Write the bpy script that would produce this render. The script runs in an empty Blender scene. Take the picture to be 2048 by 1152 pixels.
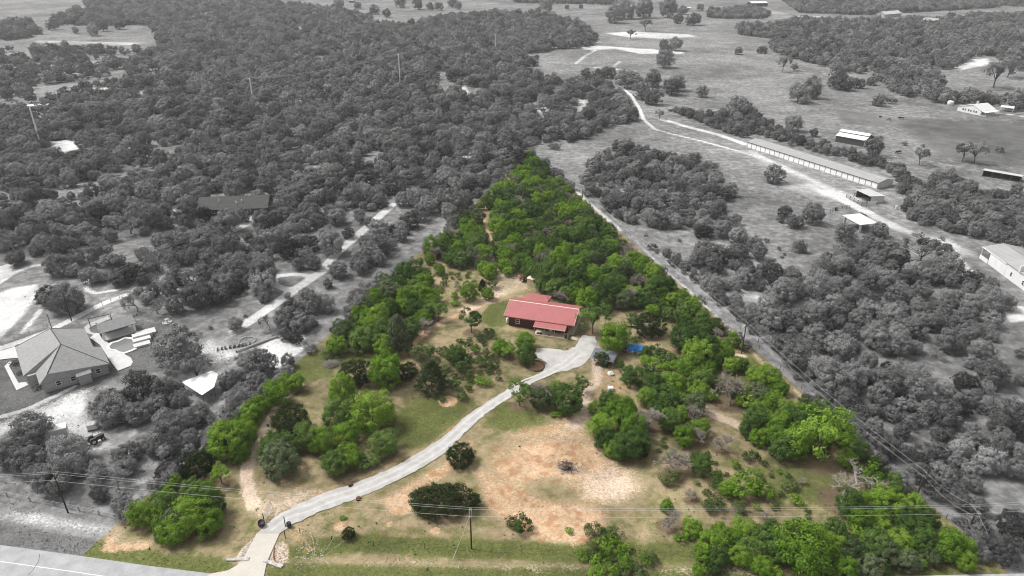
import bpy, math, random
import numpy as np
R_ = math.radians
SC = bpy.context.scene
COL = SC.collection
rng = np.random.default_rng(7)
random.seed(7)

# ------------------------------------------------------------------ camera, sky, sun, exposure
CAM_H = 100.0
FPX = 1400.0                      # focal length in pixels of a 2048 px wide picture
PITCH = R_(26.5)
cam = bpy.data.cameras.new('camera'); camo = bpy.data.objects.new('camera', cam)
COL.objects.link(camo); SC.camera = camo
cam.sensor_width = 36; cam.lens = 36 * FPX / 2048
cam.clip_start = 1; cam.clip_end = 12000
camo.location = (0, 0, CAM_H); camo.rotation_euler = (R_(90) - PITCH, 0, 0)

SUN_EL, SUN_AZ = R_(54), R_(-72)      # azimuth from +Y (away from the camera), clockwise seen from above
world = bpy.data.worlds.new('World'); SC.world = world; world.use_nodes = True
wn = world.node_tree; wn.nodes.clear()
sky = wn.nodes.new('ShaderNodeTexSky'); sky.sky_type = 'NISHITA'; sky.sun_disc = False
sky.sun_elevation = SUN_EL; sky.sun_rotation = SUN_AZ
sky.air_density = 1.0; sky.dust_density = 4.0; sky.ozone_density = 1.0
hs = wn.nodes.new('ShaderNodeHueSaturation'); hs.inputs['Saturation'].default_value = 0.06
bg = wn.nodes.new('ShaderNodeBackground'); bg.inputs['Strength'].default_value = 0.075
wo = wn.nodes.new('ShaderNodeOutputWorld')
wn.links.new(sky.outputs[0], hs.inputs['Color']); wn.links.new(hs.outputs[0], bg.inputs[0]); wn.links.new(bg.outputs[0], wo.inputs[0])

sl = bpy.data.lights.new('sun', 'SUN'); slo = bpy.data.objects.new('sun', sl); COL.objects.link(slo)
sl.energy = 1.4; sl.angle = R_(14); sl.color = (1, 0.97, 0.93)
slo.rotation_euler = (R_(90) - SUN_EL, 0, math.pi - SUN_AZ)
SC.view_settings.view_transform = 'Standard'; SC.view_settings.look = 'None'
SC.view_settings.gamma = 1; SC.view_settings.use_curve_mapping = False
SC.view_settings.exposure = 1.12
SC.cycles.max_bounces = 6; SC.cycles.diffuse_bounces = 3; SC.cycles.transmission_bounces = 3
SC.cycles.transparent_max_bounces = 4; SC.cycles.volume_bounces = 0; SC.cycles.glossy_bounces = 2
SC.cycles.use_denoising = True
SC.cycles.denoiser = 'OPENIMAGEDENOISE'; SC.cycles.denoising_input_passes = 'RGB_ALBEDO_NORMAL'
HAZE = 0.00013
SC.cycles.filter_width = 1.05

CP, SP = math.cos(PITCH), math.sin(PITCH)
def G(px, py, z=0.0):
    """point of the place at height z that is seen at pixel (px,py) of the photograph"""
    u = (np.asarray(px, float) - 1024) / FPX; v = (np.asarray(py, float) - 576) / FPX
    t = (z - CAM_H) / (-SP - v * CP)
    return np.stack([u * t, (CP - v * SP) * t], -1)
def PJ(x, y, z=0.0):
    dz = z - CAM_H
    dep = y * CP - dz * SP; up = y * SP + dz * CP
    return 1024 + FPX * x / dep, 576 - FPX * up / dep
def ppm(x, y, z=0.0):
    return FPX / (y * CP - (z - CAM_H) * SP)
def height_from(bx, by, ty):
    x, y = G(bx, by)
    lo, hi = 0.0, 60.0
    for _ in range(40):
        m = (lo + hi) / 2
        if PJ(x, y, m)[1] > ty: lo = m
        else: hi = m
    return lo

# ------------------------------------------------------------------ custom properties
def tag(o, label=None, cat=None, group=None, kind=None):
    if label: o['label'] = label
    if cat: o['category'] = cat
    if group: o['group'] = group
    if kind: o['kind'] = kind
    return o
def empty(name, loc, rz=0, label=None, cat=None, group=None):
    o = bpy.data.objects.new(name, None); COL.objects.link(o)
    o.location = (loc[0], loc[1], loc[2] if len(loc) > 2 else 0); o.rotation_euler = (0, 0, rz)
    o.empty_display_size = 0.5
    return tag(o, label, cat, group)
def put(name, mesh, parent=None, loc=None):
    o = bpy.data.objects.new(name, mesh); COL.objects.link(o)
    if parent is not None: o.parent = parent
    if loc is not None: o.location = loc
    return o
def copy_tree(o, parent=None):
    c = o.copy(); COL.objects.link(c); c.parent = parent
    for ch in list(o.children): copy_tree(ch, c)
    return c

class MB:
    """collects boxes, tubes, prisms; build() links them as one mesh object"""
    def __init__(s): s.v = []; s.f = []
    def add(s, v, f):
        n = len(s.v); s.v += [tuple(map(float, p)) for p in v]; s.f += [tuple(i + n for i in q) for q in f]; return s
    def box(s, x0, x1, y0, y1, z0, z1):
        return s.add([(x0,y0,z0),(x1,y0,z0),(x1,y1,z0),(x0,y1,z0),(x0,y0,z1),(x1,y0,z1),(x1,y1,z1),(x0,y1,z1)],
              [(0,3,2,1),(4,5,6,7),(0,1,5,4),(1,2,6,5),(2,3,7,6),(3,0,4,7)])
    def tube(s, pts, r0, r1=None, n=6, cap=True):
        r1 = r0 if r1 is None else r1
        pts = [np.array(p, float) for p in pts]; m = len(pts); base = len(s.v); rings = []
        for i, p in enumerate(pts):
            d = pts[min(i+1, m-1)] - pts[max(i-1, 0)]; d /= (np.linalg.norm(d) + 1e-9)
            a = np.cross(d, (0.31, 0.17, 0.93) if abs(d[2]) < .9 else (1, 0.1, 0)); a /= np.linalg.norm(a); b = np.cross(d, a)
            r = r0 + (r1 - r0) * i / max(m-1, 1)
            for k in range(n):
                t = 2 * math.pi * k / n; s.v.append(tuple(p + r * (math.cos(t) * a + math.sin(t) * b)))
        for i in range(m-1):
            for k in range(n):
                q = base + i*n; s.f.append((q+k, q+(k+1) % n, q+n+(k+1) % n, q+n+k))
        if cap:
            s.f.append(tuple(base + k for k in range(n-1, -1, -1))); s.f.append(tuple(base + (m-1)*n + k for k in range(n)))
        return s
    def lathe(s, prof, n=12, c=(0,0,0)):
        base = len(s.v); m = len(prof)
        for (r, z) in prof:
            for k in range(n):
                t = 2*math.pi*k/n; s.v.append((c[0]+r*math.cos(t), c[1]+r*math.sin(t), c[2]+z))
        for i in range(m-1):
            for k in range(n):
                q = base+i*n; s.f.append((q+k, q+(k+1) % n, q+n+(k+1) % n, q+n+k))
        s.f.append(tuple(base+k for k in range(n-1, -1, -1))); s.f.append(tuple(base+(m-1)*n+k for k in range(n)))
        return s
    def slab(s, pts, t):
        """polygon of 3-D points, thickened downwards by t"""
        k = len(pts); top = [tuple(p) for p in pts]; bot = [(p[0], p[1], p[2]-t) for p in pts]
        s.add(top + bot, [tuple(range(k)), tuple(range(2*k-1, k-1, -1))] + [((i+1) % k, i, k+i, k+(i+1) % k) for i in range(k)])
        return s
    def mesh(s, name, mat, smooth=False):
        me = bpy.data.meshes.new(name); me.from_pydata(s.v, [], s.f); me.update()
        if mat: me.materials.append(mat)
        if smooth: me.polygons.foreach_set('use_smooth', [True]*len(me.polygons))
        return me
    def build(s, name, mat, parent=None, smooth=False):
        return put(name, s.mesh(name, mat, smooth), parent)

# ------------------------------------------------------------------ materials
# The lot is in colour, everything outside its two side lines is grey, as in the photograph.
LOT_A, LOT_L, LOT_R = (1061, 306), (161, 1112), (2013, 1141)
def lot_lines(z):
    a, l, r = G(*LOT_A, z), G(*LOT_L, z), G(*LOT_R, z)
    out = []
    for p, q, sgn in ((l, a, 1), (r, a, -1)):
        d = q - p; n = np.array([d[1], -d[0]]) * sgn; n = n / np.linalg.norm(n); out.append((n[0], n[1], -float(n @ p)))
    return out
def in_lot(x, y, z=0.0, pad=0.0):
    (a, b, c), (d, e, f) = lot_lines(z)
    return (a*x + b*y + c > pad) & (d*x + e*y + f > pad)

class NT:
    def __init__(s, name):
        s.m = bpy.data.materials.new(name); s.m.use_nodes = True; s.t = s.m.node_tree; s.t.nodes.clear()
        s.out = s.n('ShaderNodeOutputMaterial')
    def n(s, typ, **kw):
        nd = s.t.nodes.new(typ)
        for k, v in kw.items(): setattr(nd, k, v)
        return nd
    def link(s, a, b): s.t.links.new(a, b)
    def setin(s, sock, v):
        if hasattr(v, 'is_output') or isinstance(v, bpy.types.NodeSocket): s.link(v, sock)
        else: sock.default_value = v
    def math(s, op, a, b=None, clamp=False):
        nd = s.n('ShaderNodeMath', operation=op, use_clamp=clamp); s.setin(nd.inputs[0], a)
        if b is not None: s.setin(nd.inputs[1], b)
        return nd.outputs[0]
    def mix(s, fac, a, b, mode='MIX'):
        nd = s.n('ShaderNodeMix', data_type='RGBA', blend_type=mode); s.setin(nd.inputs[0], fac)
        for k, v in ((6, a), (7, b)):
            if isinstance(v, tuple) and len(v) == 3: v = v + (1,)
            s.setin(nd.inputs[k], v)
        return nd.outputs[2]
    def noise(s, scale, detail=3, rough=.55, vec=None, seed=0):
        nd = s.n('ShaderNodeTexNoise'); nd.inputs['Scale'].default_value = scale; nd.inputs['Detail'].default_value = detail
        nd.inputs['Roughness'].default_value = rough
        if vec is None: vec = s.pos()
        if seed:
            ad = s.n('ShaderNodeVectorMath', operation='ADD'); s.link(vec, ad.inputs[0]); ad.inputs[1].default_value = (seed*13.7, seed*7.1, seed*3.3); vec = ad.outputs[0]
        s.link(vec, nd.inputs['Vector']); return nd.outputs[0]
    def ramp(s, fac, lo, hi):
        nd = s.n('ShaderNodeMapRange', interpolation_type='SMOOTHSTEP'); s.setin(nd.inputs[0], fac)
        nd.inputs[1].default_value = lo; nd.inputs[2].default_value = hi; return nd.outputs[0]
    def pos(s):
        if not hasattr(s, '_p'): s._p = s.n('ShaderNodeNewGeometry').outputs['Position']
        return s._p
    def attr(s, name): return s.n('ShaderNodeAttribute', attribute_name=name).outputs['Fac']
    def lot(s, col, z, gain=1.0):
        """grey outside the lot's side lines (a line on the ground seen at canopy height z)"""
        res = None
        for (a, b, c) in lot_lines(z):
            d = s.n('ShaderNodeVectorMath', operation='DOT_PRODUCT'); s.link(s.pos(), d.inputs[0]); d.inputs[1].default_value = (a, b, 0)
            m = s.math('GREATER_THAN', d.outputs['Value'], -c)
            res = m if res is None else s.math('MULTIPLY', res, m)
        bw = s.n('ShaderNodeRGBToBW'); s.setin(bw.inputs[0], col)
        g = s.n('ShaderNodeCombineColor'); v = s.math('MULTIPLY', bw.outputs[0], gain)
        for k in range(3): s.link(v, g.inputs[k])
        return s.mix(res, g.outputs[0], col)
    def done(s, col, rough=.8, bump=None, dist=.1, strength=.5, spec=.3, metal=0):
        b = s.n('ShaderNodeBsdfPrincipled')
        if isinstance(col, tuple) and len(col) == 3: col = col + (1,)
        s.setin(b.inputs['Base Color'], col); s.setin(b.inputs['Roughness'], rough)
        b.inputs['Specular IOR Level'].default_value = spec; b.inputs['Metallic'].default_value = metal
        if bump is not None:
            bp = s.n('ShaderNodeBump'); bp.inputs['Distance'].default_value = dist; bp.inputs['Strength'].default_value = strength
            s.link(bump, bp.inputs['Height']); s.link(bp.outputs[0], b.inputs['Normal'])
        s.link(b.outputs[0], s.out.inputs[0]); return s.m

def simple(name, col, rough=.7, var=.25, scale=1.2, spec=.3, metal=0, dirt=None):
    """worn, slightly uneven surface: two noises vary the colour"""
    t = NT(name); n1 = t.noise(scale, 5, .65); n2 = t.noise(scale*9, 3, .6, seed=3)
    f = t.math('ADD', t.math('MULTIPLY', n1, .65), t.math('MULTIPLY', n2, .35))
    lo = tuple(c*(1-var) for c in col); hi = tuple(min(1, c*(1+var)) for c in col)
    c = t.mix(t.ramp(f, .3, .7), lo, hi)
    if dirt: c = t.mix(t.math('MULTIPLY', t.ramp(t.noise(scale*.6, 4, .7, seed=5), .5, .75), .55), c, dirt)
    return t.done(c, rough, bump=n2, dist=.02, strength=.3, spec=spec, metal=metal)

M = {}
M['white_paint'] = simple('white_paint', (.72,.72,.72), .5, .08)
M['white_metal'] = simple('white_metal', (.74,.74,.74), .4, .07)
M['grey_metal'] = simple('grey_metal', (.36,.36,.36), .45, .1, .3)
M['light_metal'] = simple('light_metal', (.55,.55,.55), .45, .1, .3)
M['dark_metal'] = simple('dark_metal', (.06,.06,.06), .5, .2)
M['dark_wall'] = simple('dark_wall', (.07,.07,.07), .6, .15)
M['dark_shingle'] = simple('dark_shingle', (.075,.075,.075), .85, .2, .8)
M['glass'] = simple('glass', (.02,.022,.025), .12, .1, spec=.5)
M['concrete'] = simple('concrete', (.56,.56,.56), .85, .1, .5)
M['pale_stone'] = simple('pale_stone', (.42,.42,.42), .85, .2, 2)
M['black'] = simple('black_rubber', (.018,.018,.02), .6, .2)
M['pole_wood'] = simple('pole_wood', (.045,.034,.028), .85, .25, 3)
M['grey_wood'] = simple('grey_wood', (.22,.2,.19), .85, .25, 3)
M['post_wood'] = simple('post_wood', (.38,.27,.17), .8, .2, 3)
M['galv'] = simple('galvanised', (.5,.5,.52), .4, .1)
M['wire'] = simple('wire', (.6,.6,.6), .5, .05)
M['bark'] = None
# ------------------------------------------------------------------ foliage materials
def leaf_mat(name, dark, mid, lite, gain=1.0, transl=.25):
    t = NT(name)
    oi = t.n('ShaderNodeObjectInfo').outputs['Random']
    tint = t.attr('tint')
    loc = t.n('ShaderNodeObjectInfo').outputs['Location']; wn_ = t.n('ShaderNodeTexWhiteNoise'); t.link(loc, wn_.inputs['Vector']); oi = wn_.outputs['Value']
    f = t.math('ADD', t.math('MULTIPLY', oi, .66), t.math('MULTIPLY', tint, .38))
    c = t.mix(t.ramp(f, .05, .55), dark, mid); c = t.mix(t.ramp(f, .5, 1.0), c, lite)
    patch = t.ramp(t.noise(.03, 2, .5), .35, .7)
    c = t.mix(t.math('MULTIPLY', patch, .25), c, mid)
    c = t.lot(c, 3.5, gain)
    d = t.n('ShaderNodeBsdfDiffuse'); t.setin(d.inputs[0], c)
    tr = t.n('ShaderNodeBsdfTranslucent'); t.setin(tr.inputs[0], c)
    ms = t.n('ShaderNodeMixShader'); ms.inputs[0].default_value = transl
    t.link(d.outputs[0], ms.inputs[1]); t.link(tr.outputs[0], ms.inputs[2]); t.link(ms.outputs[0], t.out.inputs[0])
    return t.m
M['oak'] = leaf_mat('oak_leaves', (.036,.068,.020), (.090,.163,.038), (.200,.290,.080), 1.6)
M['bright'] = leaf_mat('young_oak_leaves', (.088,.172,.024), (.170,.295,.036), (.270,.400,.066), .9)
M['juniper'] = leaf_mat('juniper_leaves', (.020,.035,.013), (.040,.060,.020), (.085,.110,.038), 1.4, .15)
M['silver'] = leaf_mat('silvery_leaves', (.06,.09,.04), (.115,.155,.07), (.22,.26,.15), 1.85)
M['scrub'] = leaf_mat('scrub_leaves', (.06,.09,.03), (.105,.155,.048), (.165,.22,.08), 1.15)
def bark_mat(name, a, b):
    t = NT(name); c = t.mix(t.ramp(t.noise(3, 4), .3, .7), a, b); c = t.lot(c, 2.0); return t.done(c, .9)
M['bark'] = bark_mat('bark', (.07,.055,.042), (.16,.13,.10))
M['twigs'] = bark_mat('bare_twigs', (.20,.17,.15), (.36,.32,.285))
M['dead'] = bark_mat('dead_wood', (.27,.24,.215), (.44,.41,.375))

# ------------------------------------------------------------------ tree meshes
def leaf_mesh(name, P, N, S, tint, mat, fold=True):
    """one small kinked quad per leaf clump: centre P, normal N, size S"""
    n = len(P)
    a = np.cross(N, rng.normal(size=(n,3))); a /= np.linalg.norm(a, axis=1)[:,None] + 1e-9
    b = np.cross(N, a); S = S[:,None]
    asp = rng.uniform(.55, 1.0, (n,1))
    kink = N * S * rng.uniform(-.25, .35, (n,1))
    V = np.stack([P - a*S, P - b*S*asp + kink, P + a*S, P + b*S*asp + kink], 1).reshape(-1, 3)
    me = bpy.data.meshes.new(name)
    me.vertices.add(4*n); me.vertices.foreach_set('co', V.astype(np.float32).ravel())
    me.loops.add(4*n); me.loops.foreach_set('vertex_index', np.arange(4*n, dtype=np.int32))
    me.polygons.add(n); me.polygons.foreach_set('loop_start', np.arange(0, 4*n, 4, dtype=np.int32))
    me.polygons.foreach_set('loop_total', np.full(n, 4, np.int32))
    at = me.attributes.new('tint', 'FLOAT', 'FACE'); at.data.foreach_set('value', np.clip(tint, 0, 1).astype(np.float32))
    me.update(); me.validate(); me.materials.append(mat); return me
def unit(n):
    v = rng.normal(size=(n,3)); return v / np.linalg.norm(v, axis=1)[:,None]
def crown_clumps(r, zc, rz, nclump, rc, low=-.45, irregular=.28):
    """centres and radii of leaf clumps on and inside an uneven dome"""
    d = unit(nclump*3); d = d[d[:,2] > low][:nclump]
    ph = rng.uniform(0, 6.28, 6); k = np.arctan2(d[:,1], d[:,0])
    rad = 1 + irregular*(np.sin(2*k+ph[0])*.5 + np.sin(3*k+ph[1])*.4 + np.sin(5*k+ph[2])*.25) + rng.normal(0, .10, len(d))
    inn = rng.random(len(d)); rad *= np.where(inn < .22, rng.uniform(.35, .75, len(d)), 1.0)
    c = d * rad[:,None] * np.array([r, r, rz]); c[:,2] += zc
    rr = rc * rng.uniform(.65, 1.25, len(d)); return c, d, rr
def make_crown(name, mat, r=4, zc=4.4, rz=2.6, nclump=70, rc=1.0, per=50, leaf=.24, low=-.4, up=.35, irregular=.28):
    C, D, RR = crown_clumps(r - rc*.6, zc, rz, nclump, rc, low, irregular); P = []; N = []; T = []
    for c, d, q in zip(C, D, RR):
        u = unit(int(per*1.6)); keep = (u @ d) > -.55; u = u[keep][:per]
        rad = q * rng.uniform(.55, 1.08, (len(u),1))
        P.append(c + u*rad*np.array([1,1,.8])); nn = u*1.0 + d*.35 + rng.normal(0,.32,(len(u),3)) + np.array([0,0,up*.6]); N.append(nn / np.linalg.norm(nn, axis=1)[:,None])
        T.append(np.full(len(u), rng.uniform(.1,.9)) + rng.normal(0,.25,len(u)))
    P = np.concatenate(P); N = np.concatenate(N); T = np.concatenate(T)
    P[:,2] = np.maximum(P[:,2], .15)
    return leaf_mesh(name, P, N, leaf*rng.uniform(.6,1.25,len(P)), T, mat), C
def make_juniper(name, mat, r=3, h=5, cone=.35, nspray=170, per=26, leaf=.17):
    P=[]; N=[]; T=[]
    for i in range(nspray):
        t = rng.uniform(0, 1)**.8; ang = rng.uniform(0, 6.283)
        prof = math.sqrt(max(0, 1-(1.9*t-.72)**2/1.7)) if cone < .2 else (1-t)**(.55)*(.55+.45*min(1, t*6+.3))
        rad = r*prof*rng.uniform(.55, 1.0); z = .25 + t*h*.9
        b = np.array([math.cos(ang)*rad, math.sin(ang)*rad, z]); L = rng.uniform(.7, 1.35)*min(1.0, r/2.6)
        d = np.array([math.cos(ang)*(1-t*.7), math.sin(ang)*(1-t*.7), .45+t*.9]); d /= np.linalg.norm(d)
        s = rng.uniform(-.25, 1, per)[:,None]; w = (1-np.clip(s,0,1))*.30*L
        P.append(b + d*s*L + unit(per)*w); nn = unit(per)*.9 + d*.25 + np.array([math.cos(ang), math.sin(ang), .3])*.5
        N.append(nn/np.linalg.norm(nn, axis=1)[:,None]); T.append(np.full(per, rng.uniform(.05,.75)) + s[:,0]*.2 + rng.normal(0,.12,per))
    P=np.concatenate(P); P[:,2]=np.maximum(P[:,2],.1)
    return leaf_mesh(name, P, np.concatenate(N), leaf*rng.uniform(.6,1.3,len(P)), np.concatenate(T), mat)
def make_trunk(name, C, mat, r0=.22, fork=1.5, nb=7, n=6):
    mb = MB(); lean = rng.normal(0,.18,2)
    mb.tube([(0,0,-.2),(lean[0]*.4,lean[1]*.4,fork*.5),(lean[0],lean[1],fork)], r0, r0*.75, n)
    for i in rng.choice(len(C), min(nb, len(C)), replace=False):
        c = C[i]; m = np.array([lean[0]+c[0]*.35+rng.normal(0,.15), lean[1]+c[1]*.35+rng.normal(0,.15), fork+(c[2]-fork)*.6])
        mb.tube([(lean[0],lean[1],fork-.1), m, c*np.array([.92,.92,1])], r0*.55, .03, 5)
    return mb.mesh(name, mat)
def make_bare(name, mat, h=6, r=3, fine=1.0, n0=5, depth=4):
    mb = MB()
    def grow(p, d, L, rad, lev):
        q = p + d*L*.5 + rng.normal(0, .08*L, 3); e = p + d*L + rng.normal(0,.1*L,3)
        mb.tube([p, q, e], rad, rad*.55, 5 if lev < 2 else 3, cap=False)
        if lev >= depth: return
        for k in range(rng.integers(3, 5) if lev else n0):
            u = unit(1)[0]; nd = d*.75 + u*.75 + np.array([0,0,.12]); nd /= np.linalg.norm(nd)
            st = p + (e-p)*rng.uniform(.55, 1.0); grow(st, nd, L*rng.uniform(.5,.8), max(rad*.52, .012*fine), lev+1)
    grow(np.array([0,0,-.1]), np.array([rng.normal(0,.1), rng.normal(0,.1), 1.0]), h*.32, .16, 0)
    me = mb.mesh(name, mat); co = np.zeros(len(me.vertices)*3, np.float32); me.vertices.foreach_get('co', co); co = co.reshape(-1,3)
    s = r/np.percentile(np.hypot(co[:,0],co[:,1]), 97); sz = h/co[:,2].max(); co[:,:2] *= s; co[:,2] *= sz
    me.vertices.foreach_set('co', co.ravel()); me.update(); return me

PROTO = {}     # kind -> list of (crown mesh, trunk mesh); nominal crown radius is 4 m (trees) or 1.5 m (shrubs)
def remat(me, mat, name):
    c = me.copy(); c.name = name; c.materials.clear(); c.materials.append(mat); return c
oaks = []
for i in range(6):
    zc = rng.uniform(2.9, 3.9); rz = rng.uniform(2.7, 3.4)
    m, C = make_crown('oak_crown', M['oak'], 3.65, zc, rz, 118, rng.uniform(.75,1.0), 76, .15, low=-.8, irregular=rng.uniform(.18,.38))
    oaks.append((m, make_trunk('oak_trunk', C, M['bark'], fork=rng.uniform(1.2,2.0))))
PROTO['oak'] = oaks
PROTO['bright'] = [(remat(m, M['bright'], 'young_oak_crown'), t) for m, t in oaks[:4]]
PROTO['silver'] = [(remat(m, M['silver'], 'silvery_crown'), t) for m, t in oaks[2:5]]
far = []
for i in range(5):
    m, C = make_crown('far_oak_crown', M['oak'], 3.8, rng.uniform(3.0,4.0), rng.uniform(2.6,3.4), 64, 1.05, 30, .31, low=-.7, irregular=rng.uniform(.2,.42))
    far.append((m, make_trunk('far_oak_trunk', C, M['bark'], nb=4, n=4)))
PROTO['far'] = far
PROTO['farpale'] = [(remat(m, M['silver'], 'far_pale_crown'), t) for m, t in far[:3]]
open_ = []
for i in range(3):           # airy crowns with gaps, trunk showing
    m, C = make_crown('open_oak_crown', M['oak'], 4, 5.0, 2.1, 46, .95, 58, .19, low=-.2, irregular=.5)
    open_.append((m, make_trunk('open_oak_trunk', C, M['bark'], fork=2.2, nb=10)))
PROTO['open'] = open_
PROTO['openbright'] = [(remat(m, M['bright'], 'airy_young_crown'), t) for m, t in open_]
tall = []
for i in range(3):
    m, C = make_crown('tall_oak_crown', M['oak'], 4, 7.2, 5.2, 105, 1.1, 60, .2, low=-.75, irregular=.35)
    tall.append((m, make_trunk('tall_oak_trunk', C, M['bark'], fork=2.4)))
PROTO['tall'] = tall
PROTO['juniper'] = [(make_crown('juniper_crown', M['juniper'], 4, 2.5, 2.7, 230, .6, 56, .12, low=-.75, up=.1, irregular=.16)[0], make_trunk('juniper_trunk', np.array([[0,0,2.5],[1,0,2],[-1,.6,2]]), M['bark'])) for i in range(3)]
PROTO['cone'] = [(make_juniper('cedar_crown', M['juniper'], 4, 9.5, .4, 330, 30, .19), make_trunk('cedar_trunk', np.array([[0,0,5],[1,0,3],[-1,.6,3]]), M['bark'])) for i in range(2)]
PROTO['bush'] = [(make_crown('bushy_juniper_crown', M['juniper'], 4, 1.1, 1.75, 420, .46, 56, .08, low=-.5, up=.1, irregular=.12)[0], PROTO['juniper'][0][1])]
PROTO['silverjuniper'] = [(remat(PROTO['cone'][0][0], M['silver'], 'silvery_cedar_crown'), PROTO['cone'][0][1])]
PROTO['bare'] = [(None, make_bare('bare_branches', M['twigs'], 6.5, 4, 2.4, 6, 5)) for i in range(4)]
PROTO['dead'] = [(None, make_bare('dead_branches', M['dead'], 5.0, 4, 1.8, 4, 4)) for i in range(2)]
shr = []
for i in range(4):
    m, C = make_crown('shrub_foliage', M['scrub'], 1.5, .85, .75, 24, .5, 46, .11, low=-.3, irregular=.4)
    shr.append((m, make_trunk('shrub_stem', C, M['bark'], r0=.05, fork=.3, nb=5, n=4)))
PROTO['shrub'] = shr
PROTO['greenshrub'] = [(remat(m, M['bright'], 'green_shrub_foliage'), t) for m, t in shr[:3]]
PROTO['darkshrub'] = [(remat(m, M['oak'], 'dark_shrub_foliage'), t) for m, t in shr[1:]]
NOM = {k: (1.5 if 'shrub' in k else 4.0) for k in PROTO}
ZC = {k: (.8 if 'shrub' in k else 3.6) for k in PROTO}; ZC.update(tall=6.6, cone=4.2, silverjuniper=4.2, juniper=2.6, bush=1.5, open=4.6, openbright=4.6, bare=3.5, dead=2.5)

# ------------------------------------------------------------------ where the trees stand
TREES = []       # dict(kind,x,y,r)
def tree(kind, cx, cy, w, k=1.0):
    """tree whose crown is centred on pixel (cx,cy) and about w pixels wide"""
    z = 3.0
    for _ in range(3):
        x, y = G(cx, cy, z); r = .5*w/ppm(x, y, z)*k; z = ZC[kind]*r/NOM[kind]
    TREES.append(dict(kind=kind, x=float(x), y=float(y), r=float(r)))
def inside(poly, X, Y):
    p = np.asarray(poly, float); res = np.zeros(len(X), bool); j = len(p)-1
    for i in range(len(p)):
        xi, yi = p[i]; xj, yj = p[j]
        c = ((yi > Y) != (yj > Y)) & (X < (xj-xi)*(Y-yi)/(yj-yi+1e-12)+xi); res ^= c; j = i
    return res
HOLES = []
class Grid:
    def __init__(s, c=6.0): s.c = c; s.d = {}
    def ok(s, x, y, r, k):
        gx, gy = int(x//s.c), int(y//s.c)
        for i in range(gx-2, gx+3):
            for j in range(gy-2, gy+3):
                for (a, b, q) in s.d.get((i,j), ()):
                    if (a-x)**2+(b-y)**2 < (k*(r+q))**2: return False
        return True
    def add(s, x, y, r): s.d.setdefault((int(x//s.c), int(y//s.c)), []).append((x, y, r))
GRID = Grid()
_ph = rng.uniform(0, 6.283, 24)
def field(X, Y):
    f = np.zeros(len(X))
    for k, wl in enumerate((95, 62, 41, 29, 21, 15)):
        for m in range(2): a = _ph[k*2+m+12]; f += np.sin((X*math.cos(a)+Y*math.sin(a))*6.283/wl + _ph[k*2+m])*(1.0 if k < 3 else .7)
    return f/2.0
def blocked(h, X, Y):
    r = np.zeros(len(X), bool); far_ = np.median([p[1] for p in h]) < 330
    jx, jy = (rng.normal(0, 2.2, (2, len(X))) if far_ else rng.normal(0, .7, (2, len(X))))
    for z in ((0.0, 3.0) if far_ else (0.0, 2.5, 5.0)): r |= inside(h, *PJ(X+jx, Y+jy*1.6, z))
    return r & (rng.random(len(X)) > (.05 if far_ else .01))
def thicket(poly, kinds, rmin, rmax, pack=.62, dens=1.0, use_holes=True, z=3.0, tries=1.0, clump=-9):
    w = G(np.array([p[0] for p in poly]), np.array([p[1] for p in poly]), z)
    x0, y0 = w.min(0); x1, y1 = w.max(0)
    area = (x1-x0)*(y1-y0); rm = (rmin+rmax)/2; n = int(tries*3.2*area/(rm*rm*2.2))
    X = rng.uniform(x0, x1, n); Y = rng.uniform(y0, y1, n); px, py = PJ(X, Y, z)
    ok = inside(poly, px, py) & (field(X, Y) > clump)
    if use_holes:
        for h in HOLES: ok &= ~blocked(h, X, Y)
    if dens < 1:
        ok &= rng.random(n) < dens
    names = [k for k, _ in kinds]; pr = np.array([p for _, p in kinds], float); pr /= pr.sum()
    for i in np.nonzero(ok)[0]:
        r = rmin + (rmax-rmin)*rng.random()**1.4
        if GRID.ok(X[i], Y[i], r, pack):
            GRID.add(X[i], Y[i], r); TREES.append(dict(kind=names[rng.choice(len(names), p=pr)], x=float(X[i]), y=float(Y[i]), r=float(r)))
def strip(pts, w):
    """polygon round a pixel polyline, w pixels wide"""
    p = np.array(pts, float); d = np.gradient(p, axis=0); n = np.stack([-d[:,1], d[:,0]], 1); n /= np.linalg.norm(n, axis=1)[:,None]
    return [tuple(q) for q in p + n*w/2] + [tuple(q) for q in (p - n*w/2)[::-1]]

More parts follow.
